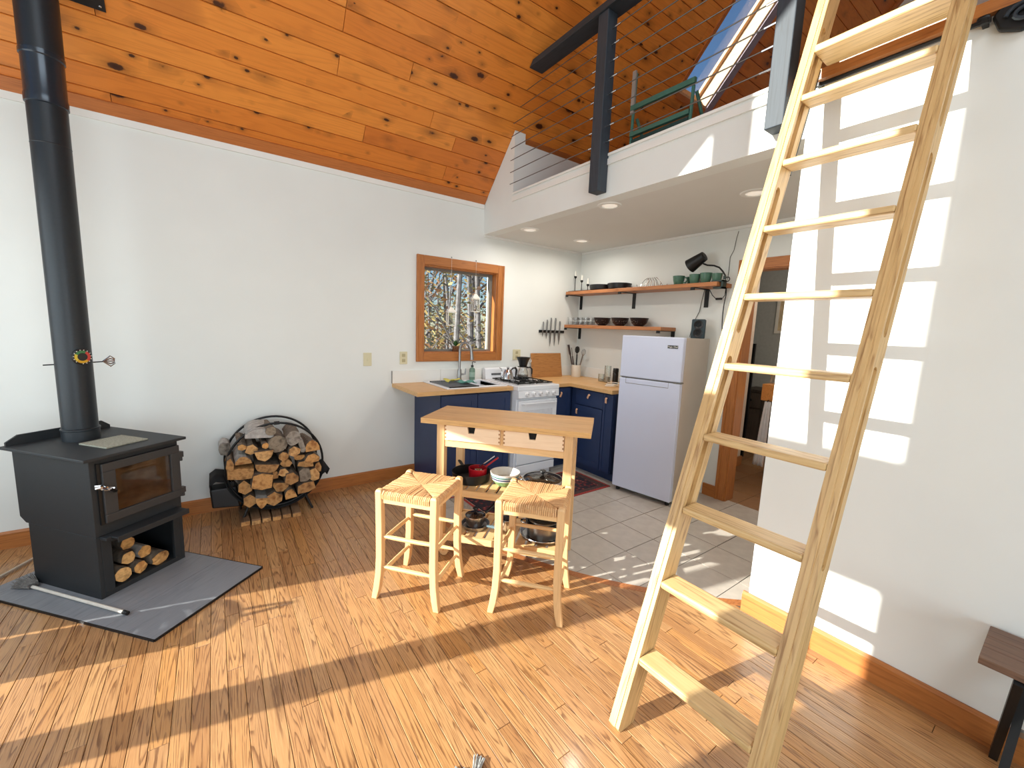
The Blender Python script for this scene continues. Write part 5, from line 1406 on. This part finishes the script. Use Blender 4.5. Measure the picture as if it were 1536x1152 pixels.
# kitchen rug
rug = thing('kitchen_rug', 'dark red patterned runner on the tiles in front of the range', 'rug', (1.60, 2.57, 0))
RUGM = D.materials.new('rug_field'); RUGM.use_nodes = True
t_ = RUGM.node_tree; p_ = t_.nodes['Principled BSDF']; tc = N(t_, 'ShaderNodeTexCoord')
vo = N(t_, 'ShaderNodeTexVoronoi'); vo.inputs['Scale'].default_value = 26; t_.links.new(tc.outputs['Object'], vo.inputs['Vector'])
r_ = ramp(t_, vo.outputs['Distance'], [(0, srgb(150, 120, 100)), (.25, srgb(116, 30, 34)), (.5, srgb(36, 26, 34)), (.8, srgb(30, 24, 36))])
t_.links.new(r_.outputs[0], p_.inputs['Base Color']); p_.inputs['Roughness'].default_value = .95
REDB = plain('rug_red', srgb(150, 52, 46), .95, 0, .25, 60); GREYB = plain('rug_grey', srgb(150, 140, 130), .95, 0, .3, 70)
RL, RWi = 1.485, .54
obj('field', MB().box(.13, RL-.09, .07, RWi-.07, 0, .007), RUGM, rug)
obj('border', MB().box(0, RL, 0, .022, 0, .0065).box(0, RL, RWi-.022, RWi, 0, .0065).box(RL-.022, RL, .022, RWi-.022, 0, .0065).box(.09, .115, .022, RWi-.022, 0, .0065), REDB, rug)
obj('inner_border', MB().box(.115, RL-.022, .022, .07, 0, .0065).box(.115, RL-.022, RWi-.07, RWi-.022, 0, .0065).box(RL-.09, RL-.022, .07, RWi-.07, 0, .0065), plain('rug_dark', srgb(70, 50, 48), .95, 0, .4, 80), rug)
obj('end_band', MB().box(0, .09, .022, RWi-.022, 0, .006), GREYB, rug)
# living-room rug corner with tassels at the bottom of the view
rr = random.Random(9)
lr = thing('tasselled_rug', 'grey rug whose tassels reach onto the oak boards', 'rug', (.60, 1.0, 0), math.radians(-35))
obj('field', MB().box(-.35, .35, -.9, -.02, 0, .010), plain('grey_weave', srgb(120, 122, 122), .95, 0, .3, 80), lr)
for (x_, n_, s_) in ((-.032, 7, .6), (.028, 15, 1.0)):
    m_ = MB()
    for k in range(n_):
        a = rr.uniform(-.012, .012)
        m_.tube([(x_+a*.4, -.03, .008), (x_+a, .05*s_, .010+rr.uniform(0, .006)), (x_+a*1.8+.01, .10*s_+rr.uniform(-.01, .012), .004+rr.uniform(0, .004))], .0026, 5)
    o = obj('tassel', m_, plain('tassel_grey', srgb(160, 162, 160), .95, 0, .5, 90), lr); o['kind'] = 'stuff'

# window things
for (x_, zt_, zb, lb) in ((1.943, 2.155, 1.50, 'small white lantern ornament hanging lower in the kitchen window'), (2.222, 2.155, 1.65, 'small white lantern ornament hanging higher in the kitchen window')):
    t = thing('hanging_lantern', lb, 'lantern ornament', (x_, YW-.032, 0))
    obj('hook', MB().tube([(0, .014, zt_+.01), (0, 0, zt_+.01), (0, 0, zt_)], .003, 6), BLACKM, t, True)
    h0 = zb
    obj('string', MB().tube([(0, 0, zt_), (0, 0, zb+.21)], .0012, 4), CANDLE, t)
    fr_ = MB()
    for sx in (-1, 1):
        for sy in (-1, 1):
            fr_.bar((sx*.038, sy*.018, h0), (sx*.038, sy*.018, h0+.13), .006)
    for z_ in (h0, h0+.13): fr_.box(-.042, .042, -.021, .021, z_-.004, z_+.004)
    obj('frame', fr_, CANDLE, t)
    obj('roof', MB().add([(-.048, -.024, h0+.134), (.048, -.024, h0+.134), (.048, .024, h0+.134), (-.048, .024, h0+.134), (-.012, -.008, h0+.18), (.012, -.008, h0+.18), (.012, .008, h0+.18), (-.012, .008, h0+.18)], [(0, 1, 5, 4), (1, 2, 6, 5), (2, 3, 7, 6), (3, 0, 4, 7), (4, 5, 6, 7), (3, 2, 1, 0)]).tube([(0, 0, h0+.18), (0, 0, h0+.212)], .004, 6), CANDLE, t)
    obj('pane', MB().box(-.035, .035, -.017, -.015, h0+.005, h0+.125), CLEAR, t)
pl = thing('potted_plant', 'small spiky green plant in a brown wrapped pot on the window sill', 'plant', (2.045, YW+.045, WZ0+.018))
obj('pot', MB().lathe([(.030, 0), (.034, .003), (.036, .05), (.03, .055), (0, .05)], 16), BROWNB, pl, True)
obj('bow', MB().torus((-.02, -.036, .03), .014, .004, 12, 5).torus((.012, -.036, .03), .014, .004, 12, 5), BROWNB, pl, True)
rr = random.Random(4)
for k in range(26):
    a = rr.uniform(0, 2*pi); tl = rr.uniform(.15, .9); L_ = rr.uniform(.06, .10)
    d = Vector((math.cos(a)*math.sin(tl), math.sin(a)*math.sin(tl)*.6, math.cos(tl)))
    b0 = Vector((0, 0, .05)); s_ = d.cross(Vector((0, 0, 1))).normalized()*.008
    obj('leaf', MB().add([b0-s_*.4, b0+s_*.4, b0+d*L_*.5+s_, b0+d*L_*.5-s_, b0+d*L_, b0+d*L_*.5+Vector((0, 0, .006))], [(0, 1, 2, 5), (0, 5, 3), (2, 4, 5), (5, 4, 3)]), PLANT, pl)

# ------------------------------------------------------------------ beyond the doorway
vt = thing('wooden_vanity', 'orange butcher-block vanity seen through the doorway', 'vanity', (4.45, 1.30, 0))
obj('block', MB().box(0, .45, 0, .585, .875, 1.04), wood('orange_block', srgb(226, 156, 84), srgb(206, 132, 62), srgb(150, 86, 34), 0, 40, 10, .4), vt, bev=.004)
for x_ in (.03, .38):
    for y_ in (.03, .16): obj('leg', MB().box(x_, x_+.04, y_, y_+.04, 0, .875), BROWN_TRIM_V, vt)
t = thing('glass_canister', 'lidded clear glass canister on the vanity', 'canister', (4.62, 1.83, 1.04))
obj('jar', MB().lathe([(.05, 0), (.055, .004), (.055, .12), (.04, .14), (.042, .15)], 20), CLEAR, t, True)
obj('lid', MB().lathe([(.045, .15), (.045, .158), (.02, .17), (.012, .18), (.022, .20), (0, .215)], 18), CERAM, t, True)
tw = MB(); vs = []; fs = []; n = 14
for i in range(n+1):
    for j in range(11):
        y_ = i/n*.11; z_ = .873-.66*j/10
        vs.append((-.012+.01*math.sin(i*1.3+j*.3)*(.3+j/10), y_*(0.5+.5*j/10), z_))
for i in range(n):
    for j in range(10): fs.append((i*11+j, i*11+j+1, (i+1)*11+j+1, (i+1)*11+j))
t = thing('hand_towel', 'white hand towel hanging from the vanity front', 'towel', (4.43, 1.775, 0))
o = obj('cloth', tw.add(vs, fs), WHITECLOTH, t, True); s_ = o.modifiers.new('t', 'SOLIDIFY'); s_.thickness = .006
obj('hook', MB().tube([(.02, .03, .885), (-.012, .03, .885), (-.012, .03, .868)], .004, 6), BLACKM, t, True)
dc = thing('dark_wood_cupboard', 'weathered dark cupboard at the back of the hall', 'cupboard', (5.62, 2.12, 0))
DKW = wood('dark_cupboard_wood', srgb(84, 72, 62), srgb(62, 52, 44), srgb(36, 30, 26), 2, 40, 8, .7)
obj('carcass', MB().box(.02, .4, 0, .5, .04, .80).box(.0, .42, -.015, .515, .80, .83), DKW, dc, bev=.003)
for y_ in (.01, .255):
    dd = obj('door', MB().box(0, .02, y_, y_+.235, .06, .58), DKW, dc, bev=.003)
    obj('panel', MB().box(-.004, 0, y_+.04, y_+.195, .11, .53), DKW, dd, bev=.003)
    d2 = obj('drawer', MB().box(0, .02, y_, y_+.235, .60, .79), DKW, dc, bev=.003)
    obj('knob', MB().lathe([(.008, 0), (.014, .014), (0, .018)], 10, M=Matrix.Translation((0, y_+.117, .695)) @ Matrix.Rotation(-pi/2, 4, 'Y')), BLACKM, d2, True)
for y_ in (0, .47): obj('foot', MB().box(.03, .06, y_, y_+.03, 0, .04).box(.34, .37, y_, y_+.03, 0, .04), DKW, dc)
bl = thing('black_ladder_shelf', 'slim black metal ladder rack standing in the hall', 'rack', (5.35, 2.40, 0))
for y_ in (0, .34): obj('upright', MB().box(0, .03, y_, y_+.03, 0, 1.42), BLACKM, bl)
for k in range(6): obj('rung', MB().box(.005, .025, .03, .34, .15+k*.22, .175+k*.22), BLACKM, bl)
pc = thing('framed_picture', 'pale framed picture on the back wall of the hall', 'picture', (X2, 2.36, 1.83))
obj('frame', MB().box(-.025, -.001, -.15, .15, -.27, -.235).box(-.025, -.001, -.15, .15, .235, .27).box(-.025, -.001, -.15, -.115, -.235, .235).box(-.025, -.001, .115, .15, -.235, .235), CANDLE, pc)
obj('print', MB().box(-.012, -.001, -.115, .115, -.235, .235), plain('print_tan', srgb(206, 186, 150), .7, 0, .2, 12), pc)

# bench by the right wall
bn = thing('wall_bench', 'dark wood bench with crossed black steel legs against the right wall', 'bench', (2.17, -.45, 0))
for k in range(3):
    obj('seat_plank', MB().box(-.135+k*.09, -.047+k*.09, -.55, .54, .445, .47), WALNUT, bn, bev=.002)
for y_ in (.47, -.49):
    obj('leg_bar', MB().bar((.108, y_, .0), (-.12, y_-.02, .445), .05, .022, (0, 1, 0)), BLACKM, bn)
    obj('leg_bar', MB().bar((-.108, y_-.024, .0), (.12, y_-.044, .445), .05, .022, (0, 1, 0)), BLACKM, bn)
obj('brace', MB().bar((0, .44, .20), (0, -.48, .20), .02, .02), STEEL, bn)

# ------------------------------------------------------------------ outside
GR = plain('leaf_litter', srgb(176, 140, 92), .95, 0, .4, 8)
g_ = struct('ground', MB().box(-60, 60, -60, 60, -1.2, -.8), GR)
TR = random.Random(21)
TBARK = plain('tree_bark_grey', srgb(118, 116, 118), .9, 0, .35, 12, .6)
LEAF = [plain('leaf_yellow', srgb(206, 188, 128), .8, 0, .3, 6), plain('leaf_rust', srgb(172, 136, 108), .8, 0, .3, 6), plain('leaf_green', srgb(126, 130, 104), .8, 0, .3, 6)]
def leaves(n, fn, size):
    m_ = MB()
    for k in range(n):
        c = fn(); a = TR.uniform(0, pi); b = TR.uniform(-1, 1); s_ = size*TR.uniform(.6, 1.4)
        u = Vector((math.cos(a), math.sin(a)*.6, b*.7)).normalized()*s_; v = Vector((-math.sin(a), math.cos(a)*.5, TR.uniform(.3, 1))).normalized()*s_*.6
        m_.add([c-u, c+v, c+u, c-v], [(0, 1, 2, 3)])
    return m_
for i in range(20):
    d_ = TR.uniform(6, 17)
    bx_ = pix(TR.uniform(615, 755), 470, 1, d_).x
    h_ = TR.uniform(5, 8); r_ = TR.uniform(.03, .11)
    kind = i % 3
    t = thing('forest_tree', 'bare grey %s tree with %s leaves outside the kitchen window' % (('slender', 'thick', 'leaning')[kind], ('yellow', 'rust-brown', 'olive')[kind]), 'tree', (bx_, d_, -.8), 0, 'woodland trees outside the window')
    ln = TR.uniform(-.6, .6)
    pth = [(0, 0, -.1), (ln*.15, 0, h_*.25), (ln*.45, .1, h_*.6), (ln, .1, h_)]
    obj('trunk', MB().tube(pth, [r_, r_*.85, r_*.6, r_*.2], 8), TBARK, t, True)
    for k in range(6):
        f_ = TR.uniform(.15, .9); z_ = f_*h_; s_ = TR.choice((-1, 1)); x_ = ln*f_*f_
        obj('branch', MB().tube([(x_, 0, z_), (x_+s_*TR.uniform(.3, .7), TR.uniform(-.3, .3), z_+TR.uniform(.3, .7)), (x_+s_*TR.uniform(.8, 1.3), TR.uniform(-.4, .4), z_+TR.uniform(.7, 1.4))], [r_*.35, r_*.22, .006], 5), TBARK, t, True)
    o = obj('foliage', leaves(150, lambda: Vector((ln*.5+TR.gauss(0, .7), TR.gauss(0, .5), TR.uniform(.4, h_*.8))), .05), LEAF[kind], t); o['kind'] = 'stuff'
def brush():
    d_ = TR.uniform(7, 22); p = pix(TR.uniform(605, 765), 470, 1, d_)
    return Vector((p.x, d_, TR.uniform(-.8, -.8+TR.uniform(1, 5.5))))
ub = MB(); mi = []
for k in range(3):
    q = leaves(2600, brush, .06); ub.add(q.v, q.f); mi += [k]*len(q.f)
o = tag(obj('underbrush', ub, LEAF[0]), 'tangle of autumn leaves and brush outside the kitchen window', 'underbrush'); o['kind'] = 'stuff'
for m_ in LEAF[1:]: o.data.materials.append(m_)
o.data.polygons.foreach_set('material_index', mi)
